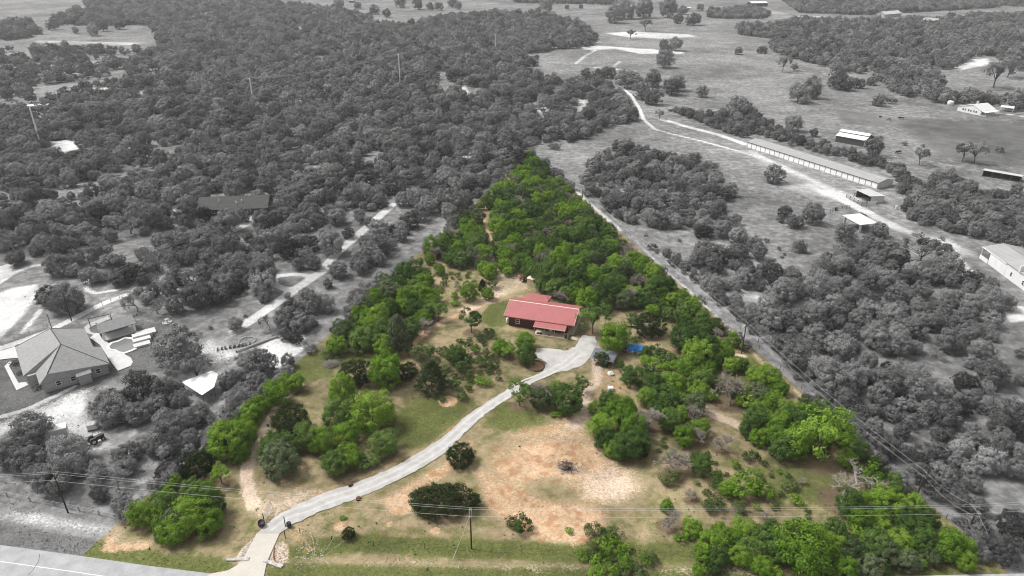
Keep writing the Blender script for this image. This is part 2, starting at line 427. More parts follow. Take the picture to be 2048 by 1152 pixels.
# trees of the lot that can be told apart: kind, crown centre, crown width (pixels of the photograph)
for a in """juniper 710 750 62|bright 772 740 76|juniper 815 742 40|silverjuniper 862 752 66|shrub 845 706 46|oak 912 708 44|darkshrub 925 732 40
open 943 642 46|open 876 620 42|bare 847 649 44|silverjuniper 796 676 60|bright 704 664 34|bright 879 538 26|darkshrub 829 530 36|bright 860 518 24
bright 937 586 38|cone 965 572 20|bright 976 586 28|greenshrub 622 697 26|shrub 659 712 30|bright 684 783 64|bright 745 818 92|oak 676 826 70|juniper 580 846 78
oak 606 872 66|bright 642 880 58|bright 694 866 58|oak 670 925 58|bright 697 912 56|silver 557 912 88|oak 545 890 60|oak 769 882 62|darkshrub 739 918 46|juniper 921 908 58
bush 888 996 130|juniper 697 1067 27|greenshrub 687 1034 13|bright 453 878 84|bright 500 822 62|bright 541 785 70|bright 566 760 46|bright 420 886 40|juniper 390 932 64|openbright 440 948 42
open 1040 787 52|silver 1085 792 54|bare 1078 782 48|oak 1135 795 72|greenshrub 1112 828 22|open 1165 768 36|bare 1297 830 70|oak 1330 790 62|bare 1404 865 48|bare 1444 880 52|bare 1464 781 78
openbright 1648 870 112|bright 1596 880 74|bare 1352 925 78|oak 1402 930 46|shrub 1340 955 40|greenshrub 1490 972 64|greenshrub 1530 985 44|bright 1456 976 40|darkshrub 1432 962 40|shrub 1427 1008 46
bare 1338 1035 54|bright 1334 1012 30|bright 1384 1052 46|greenshrub 1362 1074 28|dead 1692 976 112|dead 1745 975 70|darkshrub 1044 1048 44|shrub 1022 1044 26|shrub 1190 1062 46|shrub 1222 1066 40|greenshrub 1139 1061 17
bright 1004 692 42|openbright 1018 702 34|bright 1051 680 42|oak 1053 710 44|open 1187 634 66|bright 1230 674 68|silver 1205 716 32|darkshrub 1241 728 22|oak 1264 752 46|darkshrub 1272 678 20|oak 1092 547 62|oak 1152 570 56|oak 1215 582 60
juniper 1300 652 56|shrub 1270 640 36|oak 1375 672 70|oak 1415 690 56|bright 1392 705 60|bright 1470 678 32|greenshrub 1453 662 24|bright 1492 690 26|bright 1540 748 54|darkshrub 1310 705 40|darkshrub 1335 716 36
oak 1310 768 52|bright 1345 760 50|bright 1610 1092 116|oak 1540 1092 64|bright 1660 1090 60|silver 1700 1100 60|oak 1750 1085 64|bright 1800 1090 60|oak 1850 1080 58|bright 1900 1092 66|bright 1940 1090 48
bright 1405 1108 42|shrub 1440 1105 50|bright 1440 1064 46|bright 1498 1062 50|oak 1500 1098 50
greenshrub 965 762 30|greenshrub 830 640 20|shrub 968 726 34|shrub 1090 600 18|shrub 1120 612 20|greenshrub 950 700 22|greenshrub 1115 770 20|oak 330 1010 60|bright 280 1025 60|bright 380 1030 84|oak 420 1010 60
cone 1290 905 16|oak 1700 1010 60|bright 1770 1000 66|oak 1800 960 46|oak 1760 930 44|oak 1720 900 50|bright 1720 1040 50""".replace('\n', '|').split('|'):
    k, cx, cy, w = a.split(); tree(k, float(cx), float(cy), float(w))
# single trees outside the lot
for a in """oak 1550 345 44|juniper 1570 424 28|oak 1590 440 34|silver 1628 428 44|oak 1600 492 28|oak 1690 462 42|oak 1760 457 36|oak 1722 434 22|open 1848 496 62|open 1882 502 44|shrub 1655 512 22|shrub 1562 440 18
oak 1092 9 30|oak 1134 13 11|oak 1162 13 9|oak 1250 16 46|oak 1230 27 40|oak 1289 18 38|open 1292 46 26|open 1262 67 18|oak 1327 87 18|oak 1352 87 30|oak 1329 118 38|oak 1331 104 28|oak 1171 149 21|oak 1197 148 30|oak 1217 142 30
oak 1250 156 42|oak 1268 158 42|oak 1307 156 37|oak 1284 181 38|oak 1307 192 37|oak 1344 172 38|oak 1354 166 34|oak 1405 182 26|oak 1477 100 18|juniper 1524 100 19|silver 1474 212 44|oak 1337 17 38|oak 1366 18 22|oak 1400 14 15|oak 1357 37 21|oak 1388 36 30
oak 1600 184 46|oak 1624 178 40|open 1568 127 29|shrub 1589 136 18|oak 1676 160 38|oak 1690 165 34|oak 1716 163 28|oak 1743 161 20|oak 1759 200 26|shrub 1783 202 20|oak 1588 246 36|oak 1628 264 19|oak 1748 296 38|open 1843 312 32|open 1930 302 36|open 1955 303 40|shrub 1809 287 13
open 1996 144 54|open 2022 131 40|shrub 2000 300 16|oak 355 690 98|open 390 740 56|oak 470 645 33|juniper 100 592 50|oak 125 595 70|silver 150 600 46|bare 270 602 54|bare 310 606 56|oak 332 770 40|oak 575 722 30
oak 105 48 24|oak 205 52 22|oak 75 60 18|oak 150 60 14|oak 185 60 24|oak 238 48 22|oak 30 120 18|oak 37 126 20|oak 12 190 22|oak 60 195 22|oak 94 203 18|oak 134 194 22|open 220 520 40|oak 30 512 40|oak 748 18 22|oak 773 26 19|oak 835 8 22|oak 860 11 18|oak 877 12 18|oak 905 6 20|oak 916 11 16|oak 678 6 20|oak 715 10 15|oak 800 3 26
oak 905 147 32|shrub 1040 225 14|shrub 1110 292 24|oak 85 200 14|oak 575 590 14|shrub 110 670 10|shrub 28 725 16|shrub 72 775 16|shrub 40 745 12|open 1320 228 18|oak 1470 196 18|oak 1490 540 40""".replace('\n', '|').split('|'):
    k, cx, cy, w = a.split(); tree(k, float(cx), float(cy), float(w))
for t in TREES: GRID.add(t['x'], t['y'], t['r']*.8)

# open ground that the woods leave free (pixel polygons)
SPARSEZONE = [(0,96),(120,90),(300,98),(335,140),(300,188),(200,212),(0,215)]
HOLES += [SPARSEZONE, strip([(800,398),(785,409),(742,447),(679,500),(640,545),(585,582),(512,634),(480,655)], 19), strip([(1140,362),(1165,390),(1215,435),(1300,505),(1400,590),(1480,655),(1560,730),(1650,812)], 10), strip([(600,770),(562,800),(531,850),(497,910),(490,960),(505,1000)], 20), [(352,758),(420,732),(445,748),(440,775),(404,800)],
  [(532,552),(560,515),(612,522),(640,545),(600,582),(560,578)], [(890,425),(862,452),(760,556),(736,552),(800,488),(846,440)],
  [(395,412),(420,385),(515,392),(520,420),(505,412)], [(330,428),(345,412),(385,400),(360,420)], [(455,452),(500,432),(545,425),(520,440),(475,460)], [(520,392),(585,384),(550,400),(525,412)],
  [(632,286),(650,276),(688,273),(690,280),(660,287)], [(48,212),(96,208),(86,236),(108,262),(88,272),(66,240)], [(90,284),(150,274),(178,294),(120,314)], [(112,240),(128,240),(124,252)],
  [(0,172),(40,165),(130,176),(140,205),(60,212),(0,205)], [(860,145),(905,140),(912,182),(880,190)], [(918,175),(945,172),(944,198),(920,200)],
  [(1052,205),(1072,190),(1115,192),(1110,232),(1060,235)], [(1140,200),(1180,195),(1185,222),(1150,225)], [(955,395),(985,440),(1000,500),(985,500),(968,450),(945,405)],
  [(915,322),(950,318),(955,330),(925,340)], [(962,310),(978,304),(982,314)], [(572,56),(600,48),(618,58),(590,66)], [(375,26),(450,22),(462,30),(400,34)],
  [(1990,10),(2048,12),(2048,26),(1990,24)], [(1955,112),(1990,112),(1985,140),(1940,145),(1905,140)], [(1875,138),(1930,142),(2048,150),(2048,188),(2000,182),(1960,190),(1890,175)],
  [(1590,26),(1735,30),(1735,38),(1590,36)], [(1768,18),(1805,20),(1805,38),(1768,38)], [(1838,30),(1880,32),(1880,52),(1838,50)],
  [(1150,205),(1175,200),(1170,220),(1150,222)], [(1165,365),(1190,402),(1215,430),(1195,420),(1160,385)], strip([(1470,455),(1440,490),(1330,470),(1300,450)], 16),
  [(1480,590),(1500,580),(1560,605),(1520,618)], [(1880,640),(1930,630),(1920,660),(1870,665)], [(1960,690),(2048,660),(2048,700),(1990,720)], [(1870,720),(1920,705),(1925,735),(1890,770),(1860,760)], [(1950,960),(2048,940),(2048,980),(1960,990)],
  [(1660,255),(1770,252),(1770,300),(1660,296)], [(1690,380),(1795,376),(1795,420),(1690,416)], [(1955,335),(2030,335),(2030,372),(1955,372)], [(1480,270),(1510,268),(1800,350),(1800,390),(1750,385)]]
OAKMIX = [('oak',.68),('silver',.18),('bare',.08),('juniper',.06)]
FAR = [('far',.84),('farpale',.16)]
# lot thickets
BR = [('bright',.60),('oak',.30),('silver',.10)]
LOTMIX = [('bright',.36),('oak',.42),('silver',.10),('bare',.12)]
thicket([(640,690),(690,620),(740,572),(790,545),(835,545),(868,578),(868,605),(850,650),(815,668),(770,700),(730,700),(715,662),(690,690),(650,700)], BR, 2.4, 4.0, .5)
thicket([(1062,308),(1010,345),(960,395),(925,430),(890,447),(880,480),(850,492),(870,512),(935,522),(960,545),(1000,540),(1050,525),(1062,560),(1130,590),(1170,618),(1210,608),(1250,600),(1300,630),(1340,600),(1400,610),(1300,515),(1250,478),(1180,410),(1140,362),(1095,322)], LOTMIX, 2.0, 3.9, .5)
thicket([(1390,590),(1330,560),(1290,600),(1330,640),(1390,660),(1430,720),(1500,740),(1470,690)], LOTMIX, 1.8, 3.2, .6)
thicket([(1290,690),(1340,700),(1420,700),(1430,745),(1500,775),(1500,800),(1430,790),(1380,790),(1340,800),(1290,760)], [('greenshrub',.4),('oak',.35),('bright',.25)], 1.4, 2.8, .6)
thicket([(1182,835),(1192,800),(1230,792),(1272,805),(1290,870),(1297,920),(1250,918),(1218,882),(1184,868)], [('bright',.55),('oak',.45)], 2.0, 3.6, .46)
thicket([(1275,765),(1340,770),(1400,805),(1420,850),(1385,872),(1340,860),(1300,810)], LOTMIX, 1.8, 3.2, .52)
thicket([(1495,735),(1560,765),(1640,800),(1700,850),(1745,900),(1690,920),(1600,915),(1540,900),(1500,860),(1500,800)], BR, 1.9, 3.6, .55)
thicket([(1690,1000),(1740,930),(1800,958),(1860,1005),(1885,1045),(1820,1070),(1720,1058)], [('bright',.4),('oak',.4),('greenshrub',.2)], 1.5, 3.0, .55)
thicket([(1150,1090),(1185,1072),(1240,1072),(1310,1100),(1300,1130),(1240,1138),(1170,1125)], [('greenshrub',.6),('shrub',.4)], 1.2, 2.0, .5)
thicket([(1385,1105),(1400,1085),(1440,1052),(1540,1045),(1600,1058),(1650,1050),(1760,1068),(1820,1080),(1870,1058),(1930,1060),(1985,1108),(1950,1128),(1860,1122),(1700,1128),(1560,1130),(1480,1122),(1400,1125)], BR+[('greenshrub',.3)], 1.3, 2.8, .5)
thicket([(250,1030),(290,980),(330,945),(380,958),(440,985),(450,1030),(420,1055),(360,1062),(300,1045)], BR, 1.8, 3.2, .5)
thicket([(405,890),(470,835),(510,790),(560,745),(590,757),(585,785),(545,830),(505,862),(490,900),(425,908)], BR, 1.8, 3.2, .5)
thicket([(880,470),(930,520),(1000,530),(1000,560),(900,600),(860,560)], [('shrub',.6),('greenshrub',.3),('bare',.1)], .7, 1.6, 1.3)
thicket([(840,690),(1000,640),(1000,740),(900,790),(830,760)], [('shrub',.7),('darkshrub',.3)], .7, 1.7, 1.0)
thicket([(1310,830),(1600,920),(1640,1030),(1500,1040),(1320,960)], [('shrub',.55),('greenshrub',.25),('bare',.2)], .6, 2.0, 1.2)
# woods outside
thicket([(245,575),(330,620),(380,612),(450,590),(512,560),(530,600),(585,590),(640,540),(742,447),(800,400),(900,425),(1010,340),(1062,300),(1080,285),(900,290),(560,370),(300,380),(0,380),(0,500),(60,490),(130,545),(200,560)], OAKMIX, 1.9, 5.1, .64, clump=-1.05)
thicket([(0,380),(300,380),(560,370),(900,290),(1080,292),(1157,277),(1210,247),(1270,232),(1250,190),(1204,150),(1167,163),(1077,143),(1037,140),(860,180),(600,215),(300,225),(0,240)], [('oak',.8),('silver',.12),('bare',.08)], 1.9, 5.0, .64, clump=-1.0)
thicket([(1020,300),(1060,285),(1200,245),(1280,232),(1250,200),(1190,150),(1130,160),(1050,165),(1000,200),(960,260)], [('far',.6),('shrub',.4)], 1.5, 3.5, .62)
thicket([(0,240),(300,225),(600,215),(860,180),(1037,140),(1070,125),(1077,100),(1124,92),(1184,87),(1192,72),(1157,43),(1075,25),(962,25),(875,33),(832,47),(745,46),(720,30),(745,37),(679,16),(555,6),(470,0),(180,-4),(170,4),(185,30),(290,42),(312,62),(320,96),(0,98)], FAR, 2.2, 5.4, .64, clump=-1.0)
thicket([(100,40),(150,18),(300,42),(290,46),(120,46)], FAR, 2.2, 5.4, .64, clump=-1.0)
thicket([(0,45),(60,38),(70,60),(50,72),(0,76)], FAR, 2.2, 5.4, .64, clump=-1.0)
thicket([(170,-8),(560,-8),(540,4),(480,6),(170,2)], FAR, 2.2, 5.4, .64, clump=-1.0)
# boundary belt left of the lot
thicket([(522,645),(560,595),(610,585),(669,517),(735,555),(700,562),(652,620),(612,668),(560,668)], OAKMIX, 1.7, 4.3, .64, clump=-1.05)
thicket([(669,517),(700,480),(760,450),(850,420),(860,440),(800,485),(740,550)], OAKMIX, 1.7, 4.1, .64, clump=-1.05)
thicket([(190,790),(260,758),(310,790),(350,765),(425,765),(440,745),(500,715),(562,722),(582,745),(500,800),(430,865),(330,960),(255,1028),(180,1008),(200,960),(180,930),(240,895),(320,855),(290,830),(215,832)], OAKMIX, 1.7, 4.5, .64, clump=-1.05)
thicket([(0,890),(60,852),(110,870),(140,905),(200,925),(200,965),(110,985),(0,972)], OAKMIX, 1.7, 4.5, .64, clump=-1.05)
# woods right of the lot
thicket([(1185,320),(1200,298),(1240,288),(1320,286),(1345,300),(1430,338),(1466,382),(1440,412),(1500,450),(1480,490),(1440,500),(1400,480),(1340,455),(1290,445),(1240,425),(1180,378),(1165,360)], OAKMIX, 1.7, 4.5, .64, clump=-1.05)
thicket([(1270,470),(1320,470),(1345,500),(1320,515),(1280,500)], OAKMIX, 1.7, 3.9, .64, clump=-1.05)
thicket([(1380,470),(1480,470),(1540,500),(1600,520),(1690,488),(1745,474),(1800,500),(1832,515),(1905,535),(1960,545),(2012,580),(2022,615),(1992,650),(2010,690),(1960,730),(1930,700),(1870,700),(1850,770),(1920,760),(2000,740),(1980,800),(1900,830),(1840,800),(1700,800),(1600,760),(1500,665),(1430,600),(1400,540)], OAKMIX, 1.7, 4.7, .64, clump=-1.05)
thicket([(1700,810),(1850,790),(1960,850),(2048,800),(2048,1152),(2020,1110),(1960,1070),(1930,1030),(1850,960),(1780,900)], OAKMIX+[('shrub',.4)], 1.8, 3.4, .68)
thicket([(1920,760),(2048,640),(2048,820),(1980,830)], OAKMIX+[('shrub',.5)], 1.6, 3.2, .75)
thicket([(1798,402),(1850,372),(1900,345),(1955,372),(2048,372),(2048,505),(1992,472),(1900,452),(1835,432)], [('oak',.8),('shrub',.2)], 2.0, 3.4, .54)
thicket([(1335,212),(1380,217),(1440,222),(1475,200),(1510,217),(1530,232),(1600,268),(1640,280),(1700,292),(1760,312),(1812,332),(1850,362),(1880,385),(1850,398),(1800,372),(1790,352),(1690,318),(1500,268),(1440,252),(1400,235)], [('oak',.55),('shrub',.45)], 1.4, 3.2, .62)
thicket([(1475,50),(1560,45),(1600,38),(1735,40),(2048,26),(2048,140),(2000,112),(1950,105),(1900,135),(1870,140),(1890,180),(1960,192),(2048,190),(2048,215),(2000,205),(1900,200),(1840,196),(1780,172),(1740,142),(1680,140),(1650,127),(1590,112),(1545,97),(1540,80),(1575,76),(1480,65)], FAR, 1.9, 5.0, .64, clump=-1.0)
thicket([(1415,20),(1500,12),(1540,24),(1530,34),(1420,32)], FAR, 2.6, 4.6, .7)
thicket([(1560,-6),(2048,-8),(2048,10),(1985,12),(1735,26),(1600,22)], FAR, 2.2, 5.4, .64, clump=-1.0)
thicket([(1030,-8),(1240,-8),(1230,6),(1120,4),(1030,2)], FAR, 3, 5, .8)
thicket([(480,-10),(2048,-12),(2048,-4),(480,-4)], FAR, 3.5, 5, .8)
thicket([(1300,480),(1400,555),(1480,632),(1560,708),(1660,795),(1790,905),(1880,985),(1960,1060),(1930,1030),(1800,880),(1700,795),(1600,735),(1480,600),(1380,520)], [('shrub',.45),('oak',.35),('silver',.2)], .8, 2.6, .78)
# thin cover of bushes on the open ground
SPARSE = [('shrub',.8),('darkshrub',.2)]
thicket([(1290,450),(1480,440),(1600,500),(1690,480),(1560,505),(1420,560),(1300,500)], SPARSE, .6, 1.9, 2.2)
thicket(SPARSEZONE, [('far',.75),('shrub',.25)], 1.6, 4.4, .72, use_holes=False, clump=.55)
thicket([(1590,400),(1690,440),(1690,490),(1560,510),(1500,440)], SPARSE, .4, .9, 6)
thicket([(430,560),(640,680),(560,700),(400,640)], SPARSE, .5, 1.2, 2.8)
thicket([(1500,640),(1620,780),(1900,950),(2040,1100),(2048,1000),(1900,850),(1700,800)], SPARSE, .6, 1.4, 1.4)
# ------------------------------------------------------------------ ground
def spaced(a, b, fine, lo, hi, grow=1.06, mx=60):
    mid = list(np.arange(lo, hi+fine*.5, fine)); up = []; s = fine; p = mid[-1]
    while p < b: s = min(s*grow, mx) if p < 2500 else s*1.3; p += s; up.append(p)
    dn = []; s = fine; p = mid[0]
    while p > a: s = min(s*grow, mx) if p > -2500 else s*1.3; p -= s; dn.append(p)
    return np.array(dn[::-1] + mid + up)
XS = spaced(-9000, 9000, .8, -125, 125, 1.025, 9); YS = spaced(-600, 9500, .8, 80, 265, 1.02, 9)
NX, NY = len(XS), len(YS); GX, GY = np.meshgrid(XS, YS)
MASK = {k: np.zeros((NY, NX), np.float32) for k in ('green', 'litter', 'orange', 'pale', 'ash')}
def sdf_poly(P, X, Y):
    d = np.full(X.shape, 1e9)
    for i in range(len(P)):
        a, b = P[i-1], P[i]; ab = b-a; L = ab @ ab + 1e-9
        t = np.clip(((X-a[0])*ab[0]+(Y-a[1])*ab[1])/L, 0, 1); d = np.minimum(d, np.hypot(X-a[0]-t*ab[0], Y-a[1]-t*ab[1]))
    return np.where(inside(P, X, Y), -d, d)
def window(P, pad):
    i0 = max(np.searchsorted(XS, P[:,0].min()-pad)-1, 0); i1 = np.searchsorted(XS, P[:,0].max()+pad)+1
    j0 = max(np.searchsorted(YS, P[:,1].min()-pad)-1, 0); j1 = np.searchsorted(YS, P[:,1].max()+pad)+1
    return slice(j0, j1), slice(i0, i1)
def blend(k, sl, a, v):
    m = MASK[k]; m[sl] = m[sl]*(1-a) + v*a
def area(k, px, v=1.0, f=2.0):
    """soil type k over a pixel polygon, soft over f metres"""
    P = G([p[0] for p in px], [p[1] for p in px]); sl = window(P, f*2); X, Y = GX[sl], GY[sl]
    d = sdf_poly(P, X.ravel(), Y.ravel()).reshape(X.shape); blend(k, sl, np.clip(.5 - d/(2*f), 0, 1), v)
def path(k, px, w, v=1.0, f=.8):
    """soil type k along a pixel polyline, w metres wide"""
    P = G([p[0] for p in px], [p[1] for p in px]); sl = window(P, w+f*2); X, Y = GX[sl], GY[sl]; d = np.full(X.shape, 1e9)
    for a, b in zip(P[:-1], P[1:]):
        ab = b-a; t = np.clip(((X-a[0])*ab[0]+(Y-a[1])*ab[1])/(ab@ab+1e-9), 0, 1); d = np.minimum(d, np.hypot(X-a[0]-t*ab[0], Y-a[1]-t*ab[1]))
    blend(k, sl, np.clip(.5 - (d-w/2)/(2*f), 0, 1), v)
def spot(k, cx, cy, w, v=1.0, asp=1.0):
    """round patch, w metres across"""
    c = G(cx, cy); P = np.array([c-w, c+w]); sl = window(P, 1); d = np.hypot(GX[sl]-c[0], (GY[sl]-c[1])*asp)/(w/2)
    blend(k, sl, np.clip(1.6-1.2*d, 0, 1), v)

MASK['green'][:] = .55
# leaf litter under the trees (kept to the ground near the camera, where it shows)
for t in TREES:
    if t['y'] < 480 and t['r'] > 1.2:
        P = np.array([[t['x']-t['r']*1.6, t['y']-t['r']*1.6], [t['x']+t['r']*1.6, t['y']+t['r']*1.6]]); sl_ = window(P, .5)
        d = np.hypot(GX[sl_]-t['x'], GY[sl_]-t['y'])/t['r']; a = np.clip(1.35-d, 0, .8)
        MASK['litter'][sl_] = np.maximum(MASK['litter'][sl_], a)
# --- the lot
area('green', [(161,1112),(1061,306),(2013,1141)], .50, 1)
area('pale', [(480,930),(520,860),(545,840),(560,870),(530,940),(610,960),(700,975),(590,1010),(540,1040),(470,1030),(475,980)], .45, 3)
area('pale', [(540,1000),(600,985),(640,985),(590,1015),(540,1038),(500,1030)], .7, 2.5)
path('litter', [(600,770),(562,800),(531,850),(497,910),(490,960),(505,1010)], 4.5, .5, 1.0); path('pale', [(600,770),(562,800),(531,850),(497,910),(490,960),(505,1010)], 2.2, 1.0, .7)
path('orange', [(560,960),(640,985),(740,945),(860,890),(930,835)], 3.5, .5, 1.5)
area('orange', [(560,1060),(640,1030),(760,990),(880,920),(940,870),(960,880),(900,960),(830,990),(820,1030),(740,1010),(640,1045),(590,1075)], .62, 2)
spot('orange', 800, 1012, 5, .95); spot('orange', 896, 802, 5, 1); spot('orange', 680, 1052, 3, .8); spot('orange', 870, 1062, 2.4, .9); spot('orange', 778,1048,2,.8)
area('orange', [(950,900),(1000,850),(1080,830),(1180,800),(1190,850),(1230,900),(1290,930),(1300,980),(1280,1010),(1210,1030),(1200,1060),(1150,1090),(1090,1085),(1010,1060),(965,1030),(945,960)], .55, 5)
area('pale', [(985,870),(1080,850),(1160,820),(1185,870),(1250,930),(1290,950),(1270,1000),(1180,1000),(1165,960),(1140,930),(1060,900),(990,910)], .52, 6)
area('pale', [(1165,945),(1250,950),(1275,975),(1240,1003),(1170,995)], .85, 7)
area('orange', [(1045,905),(1100,888),(1180,900),(1195,925),(1150,945),(1090,940),(1050,960),(1010,940)], 1.0, 2)
area('orange', [(960,950),(985,1010),(1050,1070),(1150,1085),(1200,1060),(1210,1030),(1100,1012),(1000,990)], .9, 2.5)
area('pale', [(1045,905),(1100,888),(1180,900),(1195,925),(1150,945),(1090,940),(1050,960),(1010,940)], .12, 3); area('pale', [(960,960),(985,1010),(1050,1070),(1150,1085),(1200,1060),(1210,1030),(1100,1012),(1000,990)], .2, 4)
area('green', [(1055,960),(1110,965),(1150,985),(1160,1005),(1080,1000),(1050,985)], .48, 4); area('orange', [(1060,965),(1110,970),(1150,988),(1155,1000),(1085,998)], .3, 3)
spot('ash', 1133, 933, 5, .75, .9); spot('ash', 1162, 940, 4, .5)
path('pale', [(1190,690),(1195,760),(1170,790),(1180,815),(1150,850)], 3.5, .8, 1.2)
path('orange', [(1180,765),(1200,800),(1185,840)], 4, .6, 1.5)
area('orange', [(1175,725),(1240,735),(1300,760),(1260,800),(1200,800),(1165,760)], .5, 3)
area('pale', [(960,600),(1010,560),(1060,545),(1060,580),(1020,590),(980,605)], .6, 2.5)
area('pale', [(985,535),(1055,530),(1065,570),(1010,590),(960,610),(930,640),(900,620),(960,585)], .55, 3)
path('orange', [(985,600),(930,625),(890,640),(850,665),(820,695),(795,715)], 3.0, .75, 1.2); path('pale', [(1000,590),(930,620)], 3, .7, 1.5)
area('orange', [(1120,600),(1160,600),(1185,625),(1165,650),(1130,615)], .6, 2)
area('orange', [(1020,690),(1110,690),(1150,690),(1140,705),(1080,690),(1065,740),(1030,740)], .35, 2)
area('green', [(972,625),(985,610),(1010,605),(1018,645),(985,650),(970,640)], 1.6, 1)
path('pale', [(900,470),(915,490),(930,500)], 2.5, .6, 1.2); path('orange', [(962,430),(975,455),(990,485),(995,500)], 4, .6, 1.5)
area('pale', [(840,500),(890,520),(905,540),(860,545)], .5, 2)
path('pale', [(1395,700),(1440,702),(1490,712)], 1.6, .95, .8); area('green', [(1400,705),(1500,715),(1530,760),(1480,765),(1430,745)], .85, 2)
path('pale', [(1380,800),(1430,830),(1480,850)], 3.6, .85, 1.2); path('pale', [(1290,870),(1330,885)], 2, .6, 1)
path('pale', [(1270,480),(1330,540),(1400,600),(1470,670),(1540,740),(1640,820)], 2.2, .7, 1.4)
path('pale', [(1255,605),(1290,625),(1320,680),(1270,700)], 3, .45, 2)
area('green', [(600,720),(690,690),(800,690),(800,720),(680,730),(600,770),(560,830),(545,820)], .72, 3)
area('green', [(790,830),(860,790),(930,800),(900,850),(840,890),(800,880)], .8, 3)
area('green', [(1010,810),(1060,820),(1090,845),(1010,860),(975,850)], .75, 2)
area('green', [(880,1040),(990,1060),(1150,1110),(1400,1100),(1400,1150),(700,1150),(600,1110),(620,1060),(760,1030)], .5, 4)
path('green', [(600,1100),(700,1085),(850,1092),(950,1098),(1150,1105),(1400,1105)], 2.5, .9, 1.5)
path('pale', [(600,1118),(760,1125),(950,1130),(1150,1135),(1500,1140)], 4.0, .55, 2.5); path('green', [(200,1105),(330,1125),(440,1140)], 3.0, .9, 1.0)
path('green', [(560,1142),(800,1148),(1300,1150),(1900,1140)], 2.4, .75, 1.0)
area('pale', [(230,1060),(330,1070),(480,1090),(470,1110),(330,1090),(220,1100),(205,1080)], .5, 2); path('orange', [(220,1080),(215,1095),(290,1090)], 3, .8, 1.5)
area('pale', [(470,1118),(488,1095),(512,1072),(505,1090),(490,1118),(478,1128)], 1.3, .6); area('pale', [(548,1095),(562,1080),(575,1092),(572,1125),(545,1132),(538,1122)], 1.25, .6)
area('orange', [(560,1070),(600,1050),(640,1080),(640,1120),(580,1115)], .5, 2)
area('green', [(1560,900),(1680,940),(1690,1000),(1560,1010),(1520,960)], .65, 3)
area('litter', [(1400,1010),(1560,1000),(1640,1030),(1500,1050),(1420,1080)], .6, 3); area('litter', [(1180,740),(1300,770),(1260,800),(1230,790)], .4, 2)
area('litter', [(640,680),(760,690),(740,700),(650,705)], .7, 2)
# --- outside: lawns, bare ground, tracks
area('green', [(-60,700),(60,790),(220,745),(330,735),(350,660),(240,640),(180,650),(90,660),(0,700)], 1.15, 2); area('green', [(-60,745),(60,790),(230,750),(160,790),(0,850),(-60,870)], 1.15, 1.5)
area('pale', [(-40,600),(20,575),(80,566),(78,590),(50,630),(-10,690),(-60,690)], .9, 2); area('pale', [(-40,545),(30,522),(25,545),(-40,575)], 1, 1)
path('pale', [(-40,590),(20,550),(60,532),(100,527)], 3, .8, 1); path('pale', [(-60,715),(20,690),(90,665),(150,635),(210,605),(250,590)], 3.0, .95, .8)
path('pale', [(45,664),(65,640),(85,615)], 2.6, .7, 1); path('pale', [(172,560),(175,580),(190,586),(240,578)], 2.4, .8, 1)
area('pale', [(370,700),(420,660),(480,690),(560,668),(612,672),(600,705),(560,720),(500,710),(430,740),(380,745),(340,760),(300,755),(330,735)], .62, 4)
area('pale', [(535,690),(560,672),(605,672),(600,700),(585,712),(560,735),(520,730),(500,722)], 1.3, 1.5)
path('pale', [(470,660),(512,634),(585,582),(640,545),(679,500),(742,447),(785,409)], 4.0, 1.0, 1.0); path('pale', [(585,582),(550,570),(545,552),(590,548),(625,552)], 3, 1.0, 1)
path('pale', [(400,720),(470,665)], 3, .6, 2); area('pale', [(480,405),(520,440),(470,465),(450,455),(520,425)], 1, 1.5); area('pale', [(330,430),(345,410),(400,398),(350,425)], 1.0, 1.5); area('pale', [(420,388),(590,382),(555,400),(515,395)], .8, 2)
area('pale', [(-60,860),(60,815),(150,780),(190,770),(180,830),(215,860),(250,900),(180,910),(130,870),(60,845),(0,880),(-60,920)], .72, 2.5)
path('pale', [(-40,845),(60,815),(150,772)], 1.4, .9, .6); area('pale', [(240,870),(320,830),(330,840),(250,890)], .6, 2)
area('pale', [(0,1015),(100,1020),(240,1050),(225,1075),(100,1065),(0,1040)], .62, 2.5); path('pale', [(0,1030),(240,1060)], 2, .6, 1.5); path('green', [(-60,1070),(100,1088),(200,1105)], 3, 1.1, 1.5)
area('pale', [(0,-20),(165,10),(100,42),(0,44)], .28, 10); area('pale', [(60,78),(300,84),(280,92),(60,86)], .6, 8); path('pale', [(60,52),(90,46),(105,40)], 5, .8, 4)
area('pale', SPARSEZONE, .42, 12); area('pale', [(190,176),(290,172),(300,186),(220,192)], .8, 6); area('pale', [(70,128),(200,124),(230,140),(150,150),(90,145)], .7, 6); area('pale', [(60,215),(95,212),(88,240),(108,262),(88,270)], .8, 3); area('pale', [(90,284),(150,276),(172,294),(120,310)], .8, 3); area('pale', [(620,290),(640,275),(690,273),(695,280),(660,288)], .7, 2)
area('pale', [(1060,210),(1075,195),(1110,195),(1105,215),(1080,230)], .75, 4); area('pale', [(1145,200),(1180,196),(1180,220),(1155,222)], .7, 4); path('pale', [(940,196),(930,180),(925,170)], 5, .9, 2); area('pale', [(868,150),(905,142),(908,178),(885,185)], .35, 5)
spot('pale', 700, 50, 20, .6); spot('pale', 735, 50, 14, .8)
